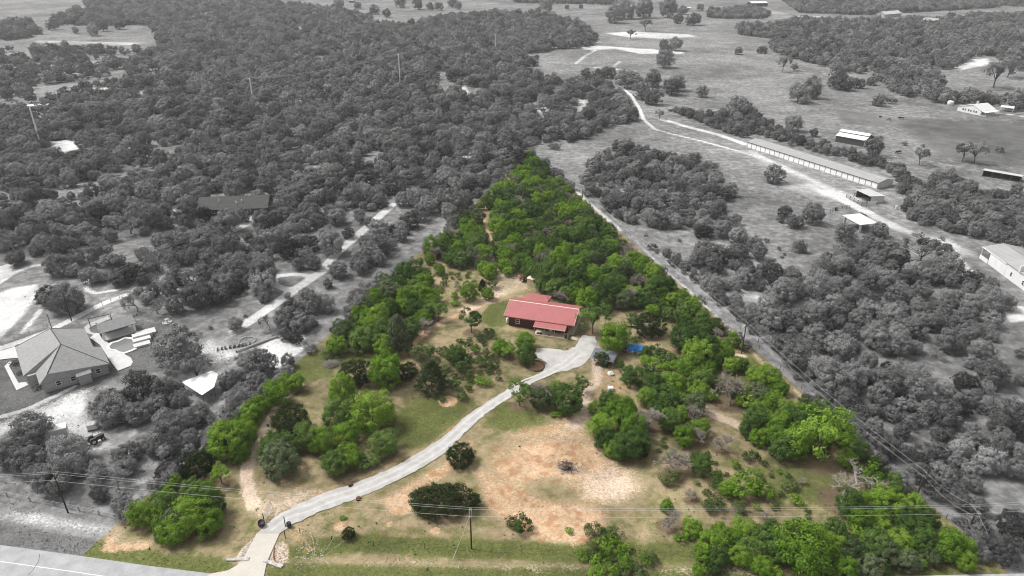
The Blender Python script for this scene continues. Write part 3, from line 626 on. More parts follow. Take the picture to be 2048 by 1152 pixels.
# trails and bare patches of the big pasture
path('pale', [(560,4),(640,10),(740,15),(860,17),(1024,21),(1150,16)], 6, .7, 3); spot('pale', 985, 6, 40, .9, 2.5); path('pale', [(1165,8),(1200,9),(1230,2)], 9, .9, 4)
area('pale', [(1205,66),(1260,62),(1380,68),(1400,74),(1330,78),(1250,74)], .85, 8); path('pale', [(1280,56),(1350,52),(1430,50),(1560,52)], 5, .6, 4); path('pale', [(1380,74),(1450,80)], 7, .6, 5)
area('pale', [(1155,94),(1190,90),(1260,95),(1370,102),(1370,108),(1280,108),(1230,98),(1170,100)], .9, 5); path('pale', [(1195,98),(1170,112),(1150,128)], 5, .8, 2.5)
path('pale', [(1190,135),(1225,138),(1270,142)], 7, .9, 4); path('pale', [(1240,122),(1225,135)], 5, .8, 3)
area('pale', [(1510,20),(1540,14),(1600,34),(1560,40),(1500,40)], .5, 8); path('pale', [(1600,32),(1735,36)], 8, .9, 3); path('pale', [(1560,134),(1600,140),(1665,150)], 5, .7, 3)
area('pale', [(1940,118),(1985,115),(1980,130),(1930,140),(1900,138)], .8, 4); area('pale', [(1990,14),(2060,14),(2060,24),(1990,22)], .4, 8); path('pale', [(2020,158),(2060,160)], 4, .8, 2)
path('pale', [(1232,165),(1262,190),(1278,215),(1288,240),(1310,258),(1345,268),(1400,281),(1470,300),(1530,318),(1580,345)], 3.2, .85, 1.2)
path('pale', [(1290,228),(1310,222),(1335,221)], 2.2, .6, 1.5)
path('pale', [(1322,238),(1350,246),(1400,260),(1440,270),(1490,288)], 5, .95, 2); path('pale', [(1225,277),(1255,275)], 3, .5, 2)
area('pale', [(1550,348),(1600,348),(1640,368),(1740,398),(1700,405),(1620,388),(1560,378)], .78, 4); area('pale', [(1480,300),(1560,325),(1700,385),(1740,400),(1640,395),(1540,360)], .5, 6); area('pale', [(1760,440),(1850,470),(1950,505),(1900,520),(1820,480)], .55, 6); area('pale', [(1280,300),(1420,320),(1480,360),(1500,420),(1470,380),(1330,300)], .35, 8); path('pale', [(1500,302),(1560,330),(1620,360),(1690,395),(1755,432),(1820,465)], 5, .66, 3)
path('pale', [(1620,372),(1690,404),(1760,440),(1800,458)], 4.5, .75, 2)
area('pale', [(1850,470),(1900,475),(1955,505),(1965,520),(1920,510),(1880,500)], .75, 4); area('pale', [(1895,520),(1920,512),(1950,545),(1945,560),(1920,550)], 1.1, 1.5); area('pale', [(2000,610),(2060,612),(2060,640),(2020,645)], 1.1, 1.5)
path('pale', [(1590,380),(1630,400),(1660,402)], 4, .6, 2.5); area('pale', [(1480,275),(1540,300),(1510,305)], .6, 3)
path('pale', [(1850,320),(1880,327),(1930,335)], 3, .8, 2); path('pale', [(1990,225),(2060,234)], 5, .9, 2); path('pale', [(1975,232),(2020,238)], 1.6, .9, .8); path('litter', [(1540,228),(1640,222),(1710,213),(1790,205)], 1.5, .8, 1.2)
area('green', [(1680,222),(1740,230),(1760,250),(1700,245)], .95, 5); area('green', [(1800,240),(2048,250),(2048,330),(1900,310)], .8, 10); path('pale', [(1140,370),(1165,395),(1200,425),(1240,460)], 3, .8, 1.5)
path('pale', [(1300,490),(1400,575),(1480,645),(1560,720),(1650,800),(1750,880),(1850,960),(1980,1060)], 2.4, .6, 1.5)
area('pale', [(1480,590),(1510,580),(1560,605),(1520,615)], .6, 3); area('pale', [(1970,700),(2048,670),(2048,690),(1990,715)], .4, 4); area('pale', [(1960,960),(2048,945),(2048,975),(1970,985)], .6, 3); area('pale', [(1980,1040),(2048,1000),(2048,1030)], .4, 4)
area('pale', [(870,440),(890,430),(850,470),(760,552),(745,548),(800,490)], .38, 2)

# gentle micro-relief (a few centimetres) so the ground is not dead flat; it only dips, never rises through the roads
hx = (np.sin(GX*.21+GY*.13)*np.sin(GY*.17-GX*.09)+np.sin(GX*.63+1.3)*np.sin(GY*.57+.4)*.6)
GZ = np.where((np.abs(GX) < 400) & (GY < 700), (hx-1.7)*.05, -.17).astype(np.float32)
idx = np.arange(NX*NY).reshape(NY, NX)
F4 = np.stack([idx[:-1,:-1], idx[:-1,1:], idx[1:,1:], idx[1:,:-1]], -1).reshape(-1, 4)
gm = bpy.data.meshes.new('ground')
gm.vertices.add(NX*NY); gm.vertices.foreach_set('co', np.stack([GX, GY, GZ], -1).astype(np.float32).ravel())
gm.loops.add(F4.size); gm.loops.foreach_set('vertex_index', F4.astype(np.int32).ravel())
gm.polygons.add(len(F4)); gm.polygons.foreach_set('loop_start', np.arange(0, F4.size, 4, dtype=np.int32)); gm.polygons.foreach_set('loop_total', np.full(len(F4), 4, np.int32))
for k, m in MASK.items():
    a = gm.attributes.new(k, 'FLOAT', 'POINT'); a.data.foreach_set('value', m.ravel())
gm.polygons.foreach_set('use_smooth', np.ones(len(F4), bool)); gm.update()
t = NT('soil_and_grass')
n_big = t.noise(.045, 4, .6); n_mid = t.noise(.35, 4, .65, seed=1); n_fine = t.noise(2.2, 4, .7, seed=2); n_grit = t.noise(9, 3, .7, seed=4)
def edge(attr, lo=.42, hi=.72, k=.75):
    s = t.math('ADD', t.math('MULTIPLY', n_mid, .45), t.math('ADD', t.math('MULTIPLY', n_fine, .4), t.math('MULTIPLY', n_big, .15)))
    return t.ramp(t.math('ADD', t.attr(attr), t.math('MULTIPLY', t.math('SUBTRACT', s, .5), k*1.7)), lo, hi)
straw = t.mix(t.ramp(n_fine, .3, .7), (.25,.19,.115), (.40,.32,.205))
grass = t.mix(t.ramp(n_fine, .3, .72), (.072,.088,.026), (.155,.165,.055))
col = t.mix(edge('green', .40, .64), straw, grass)
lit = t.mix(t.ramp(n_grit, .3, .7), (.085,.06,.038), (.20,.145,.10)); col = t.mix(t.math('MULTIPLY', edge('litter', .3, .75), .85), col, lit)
org = t.mix(t.ramp(n_fine, .3, .7), (.43,.28,.17), (.60,.44,.30)); org = t.mix(t.math('MULTIPLY', t.ramp(n_mid, .46, .66), .85), org, (.37,.195,.105))
col = t.mix(t.math('MULTIPLY', edge('orange', .38, .68), .92), col, org)
pal = t.mix(t.ramp(n_fine, .3, .7), (.46,.35,.26), (.66,.53,.42)); col = t.mix(edge('pale', .38, .78), col, pal)
col = t.mix(edge('ash', .3, .7), col, t.mix(t.ramp(n_fine, .35, .6), (.03,.028,.026), (.3,.28,.26)))
# scattered pebbles and dark tussocks
col = t.mix(t.math('MULTIPLY', t.ramp(n_grit, .64, .74), .35), col, (.6,.54,.46)); col = t.mix(t.math('MULTIPLY', t.ramp(n_grit, .36, .26), .5), col, (.06,.055,.028))
drift = t.noise(.018, 4, .6, seed=11); streak = t.noise(.12, 5, .7, seed=12)
v_ = t.math('ADD', t.math('MULTIPLY', drift, .8), t.math('MULTIPLY', streak, .7)); vc = t.n('ShaderNodeCombineColor'); vm = t.math('ADD', t.math('MULTIPLY', t.ramp(v_, .5, 1.0), .75), .62)
for k_ in range(3): t.link(vm, vc.inputs[k_])
col = t.mix(1.0, col, vc.outputs[0], 'MULTIPLY')
col = t.lot(col, 0.0, 1.22)
t.done(col, .95, bump=t.math('ADD', n_fine, t.math('MULTIPLY', n_grit, .5)), dist=.25, strength=.6, spec=.1); M['ground'] = t.m
gm.materials.append(t.m); tag(put('ground', gm), kind='structure')

def rough_line(px, step=.9, amp=.18):
    """pixel polyline -> ground points, resampled with an uneven edge"""
    P = G([p[0] for p in px], [p[1] for p in px]); out = []
    for a, b in zip(P[:-1], P[1:]):
        n = max(1, int(np.linalg.norm(b-a)/step))
        for i in range(n): out.append(a+(b-a)*i/n + rng.normal(0, amp, 2)*(i > 0))
    out.append(P[-1]); return out
def sheet(name, pts, z, mat, kind='structure', thick=.0):
    mb = MB()
    if thick: mb.slab([(p[0], p[1], z) for p in pts], thick)
    else: mb.add([(p[0], p[1], z) for p in pts], [tuple(range(len(pts)))])
    o = mb.build(name, mat); tag(o, kind=kind); return o
def road_mat(name, a, b, grit=6, lot=True, tracks=None):
    t = NT(name); f = t.math('ADD', t.math('MULTIPLY', t.noise(.5, 4, .6), .5), t.math('MULTIPLY', t.noise(grit, 3, .75, seed=3), .5))
    c = t.mix(t.ramp(f, .32, .68), a, b); c = t.mix(t.math('MULTIPLY', t.ramp(t.noise(.25, 4, .7, seed=8), .52, .75), .35), c, tracks or a)
    if lot: c = t.lot(c, 0.0)
    return t.done(c, .95, bump=t.noise(grit*2, 3, .7, seed=5), dist=.05, strength=.5, spec=.15)
M['gravel'] = road_mat('gravel', (.36,.345,.33), (.54,.525,.51), 7, tracks=(.42,.36,.30)); M['apron'] = road_mat('apron_concrete', (.50,.465,.415), (.58,.545,.49), 3)
M['asphalt'] = road_mat('asphalt', (.30,.305,.315), (.45,.455,.465), 9, False); M['lane_paint'] = simple('lane_paint', (.72,.72,.72), .7, .15, 2)
UP = [(513,1068),(545,1038),(595,1008),(662,981),(705,968),(745,953),(795,931),(845,901),(885,875),(912,851),(945,823),(979,801),(1012,781),(1057,761),(1084,744),(1094,727),(1082,718),(1069,711),(1074,696),(1100,697),(1134,701),(1151,694),(1164,671),(1192,673),(1193,687),(1189,703),(1179,717),(1164,731),(1142,739),(1117,744),(1081,757),(1050,775),(1024,793),(995,811),(962,836),(939,858),(905,891),(882,911),(845,935),(795,961),(752,981),(712,998),(645,1021),(592,1045),(558,1068)]
sheet('driveway', rough_line(UP, .8, .13), .03, M['gravel'])
M['packed_gravel'] = road_mat('packed_gravel', (.44,.43,.415), (.60,.59,.575), 8, tracks=(.40,.36,.31))
CL = G([536,570,620,655,708,748,795,845,883,908,942,970,1003,1040,1085,1130,1158],[1058,1031,1015,1000,983,967,946,918,893,871,841,819,797,768,751,728,705]); tg = np.gradient(CL, axis=0); tg /= np.linalg.norm(tg, axis=1)[:,None]; nm_ = np.stack([-tg[:,1], tg[:,0]], 1)
for sgn in (-1, 1):
    mb = MB(); q_ = CL + nm_*.85*sgn; t_ = np.linspace(0, len(q_)-1, 150); qx = np.interp(t_, range(len(q_)), q_[:,0]); qy = np.interp(t_, range(len(q_)), q_[:,1]); nx_ = np.interp(t_, range(len(q_)), nm_[:,0]); ny_ = np.interp(t_, range(len(q_)), nm_[:,1]); w1 = .3+rng.normal(0,.05,150); w2 = .3+rng.normal(0,.05,150)
    mb.add([(x-a*w, y-b*w, .037) for x,y,a,b,w in zip(qx,qy,nx_,ny_,w1)]+[(x+a*w, y+b*w, .037) for x,y,a,b,w in zip(qx,qy,nx_,ny_,w2)], [(i,i+1,151+i,150+i) for i in range(149)]); tag(mb.build('wheel_track', M['packed_gravel']), kind='structure')
APR = [(513,1067.5),(500,1092),(488,1115),(474,1131),(456,1141),(425,1147),(400,1160),(395,1180),(520,1180),(528,1152),(532,1132),(541,1108),(551,1086),(559,1067.5)]
sheet('concrete_apron', [G(*p) for p in APR], .06, M['apron'])
EDGE = G([-160,-60,0,162,300,420,560,800,1100,1500,1800,2048,2300], [1066,1081,1090,1112,1132,1147,1154,1160,1161,1156,1152,1147,1141])
def offset(P, d):
    g = np.gradient(P, axis=0); n = np.stack([g[:,1], -g[:,0]], 1); n /= np.linalg.norm(n, axis=1)[:,None]; return P + n*d
P0 = np.concatenate([[EDGE[0]-(EDGE[1]-EDGE[0])*30], EDGE, [EDGE[-1]+(EDGE[-1]-EDGE[-2])*30]])
def band(name, d0, d1, z, mat, kind='structure'):
    a, b = offset(P0, d0), offset(P0, d1); n = len(P0); mb = MB()
    mb.add([(p[0], p[1], z) for p in a] + [(p[0], p[1], z) for p in b], [(i, n+i, n+i+1, i+1) for i in range(n-1)]); return tag(mb.build(name, mat), kind=kind)
band('highway', 0, 14.5, .02, M['asphalt'])
for d in (3.3, 10.6): band('edge_line', d, d+.16, .026, M['lane_paint'])
band('centre_line', 6.9, 7.03, .026, M['lane_paint']); band('centre_line', 7.2, 7.33, .026, M['lane_paint'])

M['tar'] = simple('tar_seal', (.05,.05,.055), .6, .2)
mb = MB(); q_ = rough_line([(79,1108),(77,1124),(66,1140),(56,1150)], .5, .07); mb.add([(p[0]-.04,p[1],.03) for p in q_]+[(p[0]+.05,p[1],.03) for p in q_], [(i,len(q_)+i,len(q_)+i+1,i+1) for i in range(len(q_)-1)]); tag(mb.build('tar_seam', M['tar']), kind='structure')
# ------------------------------------------------------------------ grass tufts, weeds and stones: one object each
def mask_at(k, x, y):
    i = np.clip(np.searchsorted(XS, x), 0, NX-1); j = np.clip(np.searchsorted(YS, y), 0, NY-1); return MASK[k][j, i]
DRIVE = G([p[0] for p in UP], [p[1] for p in UP]); APRON = G([p[0] for p in APR], [p[1] for p in APR])
def free(x, y):
    ok = ~inside(DRIVE, x, y) & ~inside(APRON, x, y)
    yy = np.interp(x, EDGE[:,0], EDGE[:,1]); return ok & (y > yy + .4)
def tufts(name, n, smin, smax, mat, want, blades=5, y1=230):
    y = 86 + (y1-86)*rng.random(n*3)**1.5; x = rng.uniform(-1,1,n*3)*(y*.92+12)
    ok = free(x, y) & (rng.random(n*3) < want(x, y)); x = x[ok][:n]; y = y[ok][:n]; m = len(x)
    s = smin*(smax/smin)**(rng.random(m)**1.8); V = []; T = []
    for b in range(blades):
        a = rng.uniform(0, 6.283, m); w = s*.28; lean = s*rng.uniform(.2, .9, m); h = s*rng.uniform(.3, .7, m)
        ca, sa = np.cos(a), np.sin(a); ox = rng.normal(0,.2,m)*s; oy = rng.normal(0,.2,m)*s
        V.append(np.stack([np.stack([x+ox-sa*w, y+oy+ca*w, np.full(m,-.12)],-1), np.stack([x+ox+sa*w, y+oy-ca*w, np.full(m,-.12)],-1), np.stack([x+ox+ca*lean, y+oy+sa*lean, h-.05],-1)], 1)); T.append(rng.normal(0,.12,m))
    tint = np.clip(np.stack(T)+rng.random(m)[None], 0, 1); V = np.stack(V).reshape(-1,3); nt = len(V)//3
    me = bpy.data.meshes.new(name); me.vertices.add(len(V)); me.vertices.foreach_set('co', V.astype(np.float32).ravel())
    me.loops.add(nt*3); me.loops.foreach_set('vertex_index', np.arange(nt*3, dtype=np.int32)); me.polygons.add(nt)
    me.polygons.foreach_set('loop_start', np.arange(0, nt*3, 3, dtype=np.int32)); me.polygons.foreach_set('loop_total', np.full(nt,3,np.int32))
    at = me.attributes.new('tint','FLOAT','FACE'); at.data.foreach_set('value', tint.ravel().astype(np.float32)); me.update(); me.materials.append(mat)
    return tag(put(name, me), kind='stuff')
def tuft_mat(name, a, b, c):
    t = NT(name); f = t.attr('tint'); k = t.mix(t.ramp(f,0,.6), a, b); k = t.mix(t.ramp(f,.6,1), k, c); k = t.lot(k, .2)
    d = t.n('ShaderNodeBsdfDiffuse'); t.link(k, d.inputs[0]); t.link(d.outputs[0], t.out.inputs[0]); return t.m
bare_ground = lambda x, y: np.clip(1 - np.maximum(mask_at('orange',x,y)*.85, mask_at('pale',x,y)*.95) - mask_at('ash',x,y), .06, 1)
tufts('grass', 60000, .09, .22, tuft_mat('grass_blades', (.16,.18,.06), (.26,.26,.11), (.48,.40,.24)), lambda x,y: bare_ground(x,y)*(.35+.65*mask_at('green',x,y)))
tufts('weeds', 3500, .2, .5, tuft_mat('weed_leaves', (.08,.13,.03), (.13,.19,.05), (.21,.25,.09)), lambda x,y: bare_ground(x,y)*.6*(.2+mask_at('litter',x,y)), 9, 300)
def stones(name, n, regs, smin, smax, mat):
    mb = MB(); tot = sum(r[2] for r in regs)
    for (poly, z, share) in regs:
        P = G([p[0] for p in poly], [p[1] for p in poly]); lo, hi = P.min(0), P.max(0); k = int(n*share/tot); x = rng.uniform(lo[0],hi[0],k*6); y = rng.uniform(lo[1],hi[1],k*6)
        ok = inside(P, x, y) & free(x, y)
        for a, b in list(zip(x[ok], y[ok]))[:k]:
            s = smin*(smax/smin)**(rng.random()**2.2); rot = rng.uniform(0,6.28); pts = []
            for (r_, z_) in ((1,-.2),(.9,.35),(.45,.6)):
                for q in range(5): tq = rot+q*1.2566+rng.normal(0,.2); pts.append((a+math.cos(tq)*s*r_*rng.uniform(.7,1.2), b+math.sin(tq)*s*r_*.8, z_*s*rng.uniform(.7,1.2)-.04))
            mb.add(pts, [(i, (i+1)%5, 5+(i+1)%5, 5+i) for i in range(5)]+[(5+i, 5+(i+1)%5, 10+(i+1)%5, 10+i) for i in range(5)]+[(10,11,12,13,14)])
    return tag(mb.build(name, mat), kind='stuff')
def stone_mat():
    t = NT('limestone'); c = t.mix(t.ramp(t.noise(2,4), .3,.7), (.34,.31,.28), (.6,.57,.53)); c = t.lot(c, .1); return t.done(c, .9)
M['stone'] = stone_mat()
stones('loose_stones', 1900, [([(472,1120),(490,1092),(512,1070),(505,1092),(490,1120),(480,1130)],0,200),([(546,1098),(560,1080),(575,1092),(572,1128),(545,1132),(536,1125)],0,190),
  ([(1290,490),(1310,485),(1560,720),(1760,880),(1990,1075),(1960,1085),(1740,900),(1530,715)],0,560),([(870,440),(890,430),(850,470),(760,552),(745,548),(800,490)],0,260),
  ([(535,690),(560,672),(605,672),(600,700),(560,735),(500,722)],0,160),([(380,745),(420,670),(520,690),(500,715),(440,735)],0,200),([(840,500),(900,520),(905,545),(860,548)],0,60),
  ([(1140,370),(1165,385),(1215,440),(1190,420)],0,80),([(590,1095),(640,1080),(660,1130),(590,1140)],0,110),([(600,720),(700,700),(680,760),(560,800)],0,60)], .06, .22, M['stone'])
# ------------------------------------------------------------------ buildings and yards
LAND = {}      # landmark name -> ground point, used to describe the trees
def land(name, px, py): LAND[name] = G(px, py)
def frame_(a, b):
    A, B = G(*a), G(*b); L = float(np.linalg.norm(B-A)); ang = math.atan2(B[1]-A[1], B[0]-A[0]); return A, ang, L
def gable_shell(L, D, h, rh, z0=-.25, y_ridge=None):
    """wall shell of a gabled building: front at y=0, ridge along x"""
    yr = D/2 if y_ridge is None else y_ridge
    return [(0,0,z0),(L,0,z0),(L,D,z0),(0,D,z0),(0,0,h),(L,0,h),(L,D,h),(0,D,h),(0,yr,h+rh),(L,yr,h+rh)], \
           [(0,1,5,4),(1,2,6,9,5),(2,3,7,6),(3,0,4,8,7),(0,3,2,1),(4,5,9,8),(8,9,6,7)]
def gable_roof(mb, L, D, h, rh, ov=.4, ovx=.4, t=.14, y_ridge=None, x0=0.0):
    yr = D/2 if y_ridge is None else y_ridge
    sf, sb = rh/yr, rh/(D-yr); zf, zb = h-ov*sf, h-ov*sb; g = .05
    a = [(x0-ovx,-ov,zf+t+g),(L+ovx,-ov,zf+t+g),(L+ovx,yr,h+rh+t+g),(x0-ovx,yr,h+rh+t+g),(x0-ovx,D+ov,zb+t+g),(L+ovx,D+ov,zb+t+g)]
    b = [(p[0],p[1],p[2]-t) for p in a]
    mb.add(a+b, [(0,1,2,3),(3,2,5,4),(7,6,9,8),(8,9,10,11),(0,6,7,1),(4,5,11,10),(0,3,9,6),(3,4,10,9),(1,7,8,2),(2,8,11,5)]); return zf, zb
def ribs(mb, x0, x1, ya, za, yb, zb, step=.9, w=.05, h=.05, lift=.19):
    x = x0
    while x <= x1:
        mb.add([(x-w,ya,za+lift),(x+w,ya,za+lift),(x+w,yb,zb+lift),(x-w,yb,zb+lift),(x-w*.5,ya,za+lift+h),(x+w*.5,ya,za+lift+h),(x+w*.5,yb,zb+lift+h),(x-w*.5,yb,zb+lift+h)], [(4,5,6,7),(0,4,7,3),(1,2,6,5),(0,1,5,4),(3,7,6,2)]); x += step
def window(parent, x, z, w, h, y=0.0, mat='white_paint', axis='x', sash=1):
    """window in a wall along x at y (facing -y), or along y at x=y facing +x / -x (axis 'px','nx')"""
    def T(u0,u1,d0,d1,z0,z1,mb):
        if axis == 'x': mb.box(u0,u1,y-d1,y-d0,z0,z1)
        elif axis == 'px': mb.box(y+d0,y+d1,u0,u1,z0,z1)
        else: mb.box(y-d1,y-d0,u0,u1,z0,z1)
    fr = MB(); b = .11
    T(x-w/2,x-w/2+b,-.02,.07,z,z+h,fr); T(x+w/2-b,x+w/2,-.02,.07,z,z+h,fr); T(x-w/2+b,x+w/2-b,-.02,.065,z,z+b,fr); T(x-w/2+b,x+w/2-b,-.02,.065,z+h-b,z+h,fr)
    if sash: T(x-w/2+b,x+w/2-b,-.02,.06,z+h/2-.05,z+h/2+.05,fr)
    f = fr.build('window', M[mat], parent); gl = MB(); T(x-w/2+b,x+w/2-b,-.01,.025,z+b,z+h-b,gl); gl.build('pane', M['glass'], f); return f

M['red_roof'] = simple('red_metal_roof', (.39,.125,.125), .45, .08, .25, spec=.5); M['red_wall'] = simple('dark_red_siding', (.075,.022,.019), .5, .15, .5)
M['cream_trim'] = simple('cream_trim', (.72,.60,.52), .5, .08); M['slab'] = simple('porch_slab', (.56,.47,.38), .85, .12, .6); M['door_white'] = simple('white_door', (.75,.75,.76), .4, .05)
# --- the red-roofed house of the lot
A, ang, L = frame_((1018,651), (1133.5,668))
H = empty('red_house', A, ang, 'dark red metal-sided house with a red gabled roof and front porch beside the gravel drive', 'house'); land('the red-roofed house', 1085, 650)
D = 11.2; wh = 3.25; rh = 1.95; yr = 5.7
mb = MB(); mb.add(*gable_shell(L, D, wh, rh, y_ridge=yr)); wall = mb.build('wall', M['red_wall'], H)
mb = MB(); x = .3
while x < L-.2: mb.box(x-.03, x+.03, -.035, .01, -.2, wh-.15); x += .6
y = .5
while y < D: mb.box(L-.01, L+.035, y-.03, y+.03, -.2, wh+min(y/yr,(D-y)/(D-yr))*rh-.2); y += .6
mb.build('siding_ribs', M['red_wall'], wall)['kind'] = 'stuff'
mb = MB(); zf, zb = gable_roof(mb, L+1.5, D, wh, rh, .5, .6, .16, yr, x0=-.8); roof = mb.build('roof', M['red_roof'], H)
sf, sb = rh/yr, rh/(D-yr)
mb = MB(); ribs(mb, -1.2, L+1.9, -.5, zf, yr, wh+rh); ribs(mb, -1.2, L+1.9, yr, wh+rh, D+.5, zb); mb.build('roof_ribs', M['red_roof'], roof)['kind'] = 'stuff'
mb = MB(); zr = wh+rh+.21
mb.slab([(-1.42,yr-.22,zr+.05-.22*sf),(L+2.12,yr-.22,zr+.05-.22*sf),(L+2.12,yr,zr+.05),(-1.42,yr,zr+.05)], .05); mb.build('ridge_cap', M['cream_trim'], roof)
for xs_ in (-1.46, L+2.10):
    mb = MB(); mb.add([(xs_,-.52,zf+.02),(xs_+.06,-.52,zf+.02),(xs_+.06,yr,wh+rh+.02),(xs_,yr,wh+rh+.02),(xs_,-.52,zf+.27),(xs_+.06,-.52,zf+.27),(xs_+.06,yr,wh+rh+.27),(xs_,yr,wh+rh+.27)],
        [(0,3,2,1),(4,5,6,7),(0,1,5,4),(1,2,6,5),(2,3,7,6),(3,0,4,7)]); mb.build('gable_trim', M['cream_trim'], roof)
mb = MB(); mb.box(-1.4, L+2.1, -.58, -.5, zf-.06, zf+.2); mb.build('eave_trim', M['red_roof'], roof)
# rear wing, lower roof behind the ridge
mb = MB(); mb.box(1.6, 8.3, D+.003, 15.2, -.25, 3.0); mb.build('rear_wing', M['red_wall'], H)
mb = MB(); mb.slab([(1.1,9.2,4.05),(8.8,9.2,4.05),(8.8,15.7,3.15),(1.1,15.7,3.15)], .14); mb.build('rear_roof', M['red_roof'], H)
mb = MB(); mb.tube([(8.4,12.6,3.4),(8.4,12.6,4.5)], .09); mb.build('vent_pipe', M['dark_metal'], roof)
# porch and side slab
mb = MB(); mb.box(8.25, 17.9, -3.0, -.005, -.25, .17); mb.box(L+.005, 19.1, .0, 11.4, -.25, .168); mb.build('porch_slab', M['slab'], H)
mb = MB(); mb.slab([(7.9,-2.75,2.52),(17.15,-2.75,2.52),(17.15,-.04,3.12),(7.9,-.04,3.12)], .12); pr = mb.build('porch_roof', M['red_roof'], H)
mb = MB(); ribs(mb, 8.2, 16.9, -2.75, 2.52, -.04, 3.12, .9, lift=.0); mb.build('roof_ribs', M['red_roof'], pr)['kind'] = 'stuff'
mb = MB(); mb.box(7.9, 17.15, -2.82, -2.752, 2.32, 2.55); mb.build('porch_trim', M['cream_trim'], pr)
for px_, py_, hh in ((8.3,-2.6,2.4),(11.2,-2.6,2.4),(14.1,-2.6,2.4),(16.9,-2.6,2.4),(18.8,-.2,3.1),(18.8,5.6,4.9),(18.8,11.2,3.1)):
    mb = MB(); mb.box(px_-.08, px_+.08, py_-.08, py_+.08, .1, hh); mb.build('post', M['post_wood'], H)
window(H, 2.6, 1.05, 1.15, 1.5); window(H, 9.7, 1.0, .95, 1.25); window(H, 10.75, 1.0, .95, 1.25); window(H, 13.65, 1.0, 1.0, 1.25); window(H, 15.35, 1.0, 1.05, 1.25); window(H, 2.0, .9, 1.0, 1.5, y=L, axis='px'); window(H, 7.5, .9, 1.0, 1.5, y=L, axis='px')
mb = MB(); mb.box(11.85, 12.85, -.06, .01, .17, 2.3); dr = mb.build('door', M['door_white'], H); mb = MB(); mb.box(12.1, 12.6, -.075, -.055, 1.35, 2.05); mb.build('pane', M['glass'], dr); mb = MB(); mb.lathe([(.03,0),(.05,.03),(.03,.07)], 8, (12.7,-.1,1.1)); mb.build('handle', M['galv'], dr)
def at_house(x, y): c, s = math.cos(ang), math.sin(ang); return A + np.array([x*c-y*s, x*s+y*c])
def mat_(x, y, w, d, label):
    o = empty('door_mat', (*at_house(x, y), .17), ang, label, 'mat'); mb = MB(); mb.box(-w/2,w/2,-d/2,d/2,.004,.03); mb.build('pile', M['black'], o); mb = MB()
    mb.box(-w/2-.05,w/2+.05,-d/2-.05,-d/2-.002,.004,.035); mb.box(-w/2-.05,w/2+.05,d/2+.002,d/2+.05,.004,.035); mb.build('border', M['dark_metal'], o)
mat_(9.6, -2.1, 1.5, .8, 'wide black mat at the left end of the house porch'); mat_(12.4, -2.35, .8, .4, 'small black mat in front of the white porch door')
def bin_(loc, label, s=1.0, mat='black', name='trash_can'):
    o = empty(name, loc, rng.uniform(0,6), label, 'trash can'); mb = MB(); mb.lathe([(.26*s,0),(.33*s,.75*s),(.36*s,.78*s),(.36*s,.84*s)], 14); mb.build('body', M[mat], o); mb = MB(); mb.lathe([(.37*s,.845*s),(.36*s,.9*s),(.12*s,.98*s)], 14); mb.build('lid', M[mat], o)
    for sg in (-1,1): mb = MB(); mb.tube([(sg*.33*s,-.1*s,.6*s),(sg*.42*s,0,.62*s),(sg*.33*s,.1*s,.6*s)], .02*s, n=5); mb.build('handle', M['dark_metal'], o)
bin_((*at_house(17.35,-2.7), .17), 'black lidded bin on the porch corner by the wooden steps')
o = empty('porch_steps', (*at_house(18.9,-2.0), 0), ang, 'short run of pale wooden steps at the right end of the porch', 'steps')
for i in range(5): mb = MB(); mb.box(-.1+i*.38, .2+i*.38, -.75-i*.06, .75-i*.06, .02, .3-i*.05); mb.build('tread', M['slab'], o)
def bench(loc, rz, label):
    o = empty('porch_bench', loc, rz, label, 'bench'); mb = MB(); mb.box(-.7,.7,-.25,.25,.4,.46); mb.build('seat', M['dark_metal'], o); mb = MB(); mb.box(-.7,.7,.25,.3,.47,.9); mb.build('backrest', M['dark_metal'], o)
    for a in (-.6,.6): mb = MB(); mb.box(a-.04,a+.04,-.22,.22,0,.395); mb.build('leg', M['dark_metal'], o)
bench((*at_house(14.6,-.6), .17), ang, 'dark bench under the porch windows of the red house'); bench((*at_house(L+.6,4.4), .168), ang-math.pi/2, 'dark bench on the side slab of the red house')
o = empty('white_tank', (*at_house(-.9,1.4), 0), ang, 'pale propane cylinder against the left wall of the red house', 'tank'); mb = MB(); mb.lathe([(.1,.0),(.42,.05),(.45,.3),(.45,1.25),(.3,1.5),(.08,1.55)], 14); mb.build('body', M['white_paint'], o, True); mb = MB(); mb.lathe([(.16,1.551),(.16,1.72)], 10); mb.build('collar', M['white_paint'], o)
# flower bed ring beside the drive
o = empty('flower_bed', G(1072,732), 0, 'round mulch bed with a dark edging ring beside the gravel turnaround', 'flower bed'); mb = MB(); n = 22
for i in range(n):
    a0, a1 = 2*math.pi*i/n, 2*math.pi*(i+1)/n; mb.tube([(2.2*math.cos(a0),2.6*math.sin(a0),.1),(2.2*math.cos(a1),2.6*math.sin(a1),.1)], .14, n=5)
mb.build('edging', M['dark_wall'], o); mb = MB(); mb.lathe([(2.12,.05),(1.4,.12),(.3,.18)], 22); M['mulch'] = simple('mulch', (.25,.14,.085), .95, .3, 4); mb.build('mulch', M['mulch'], o)

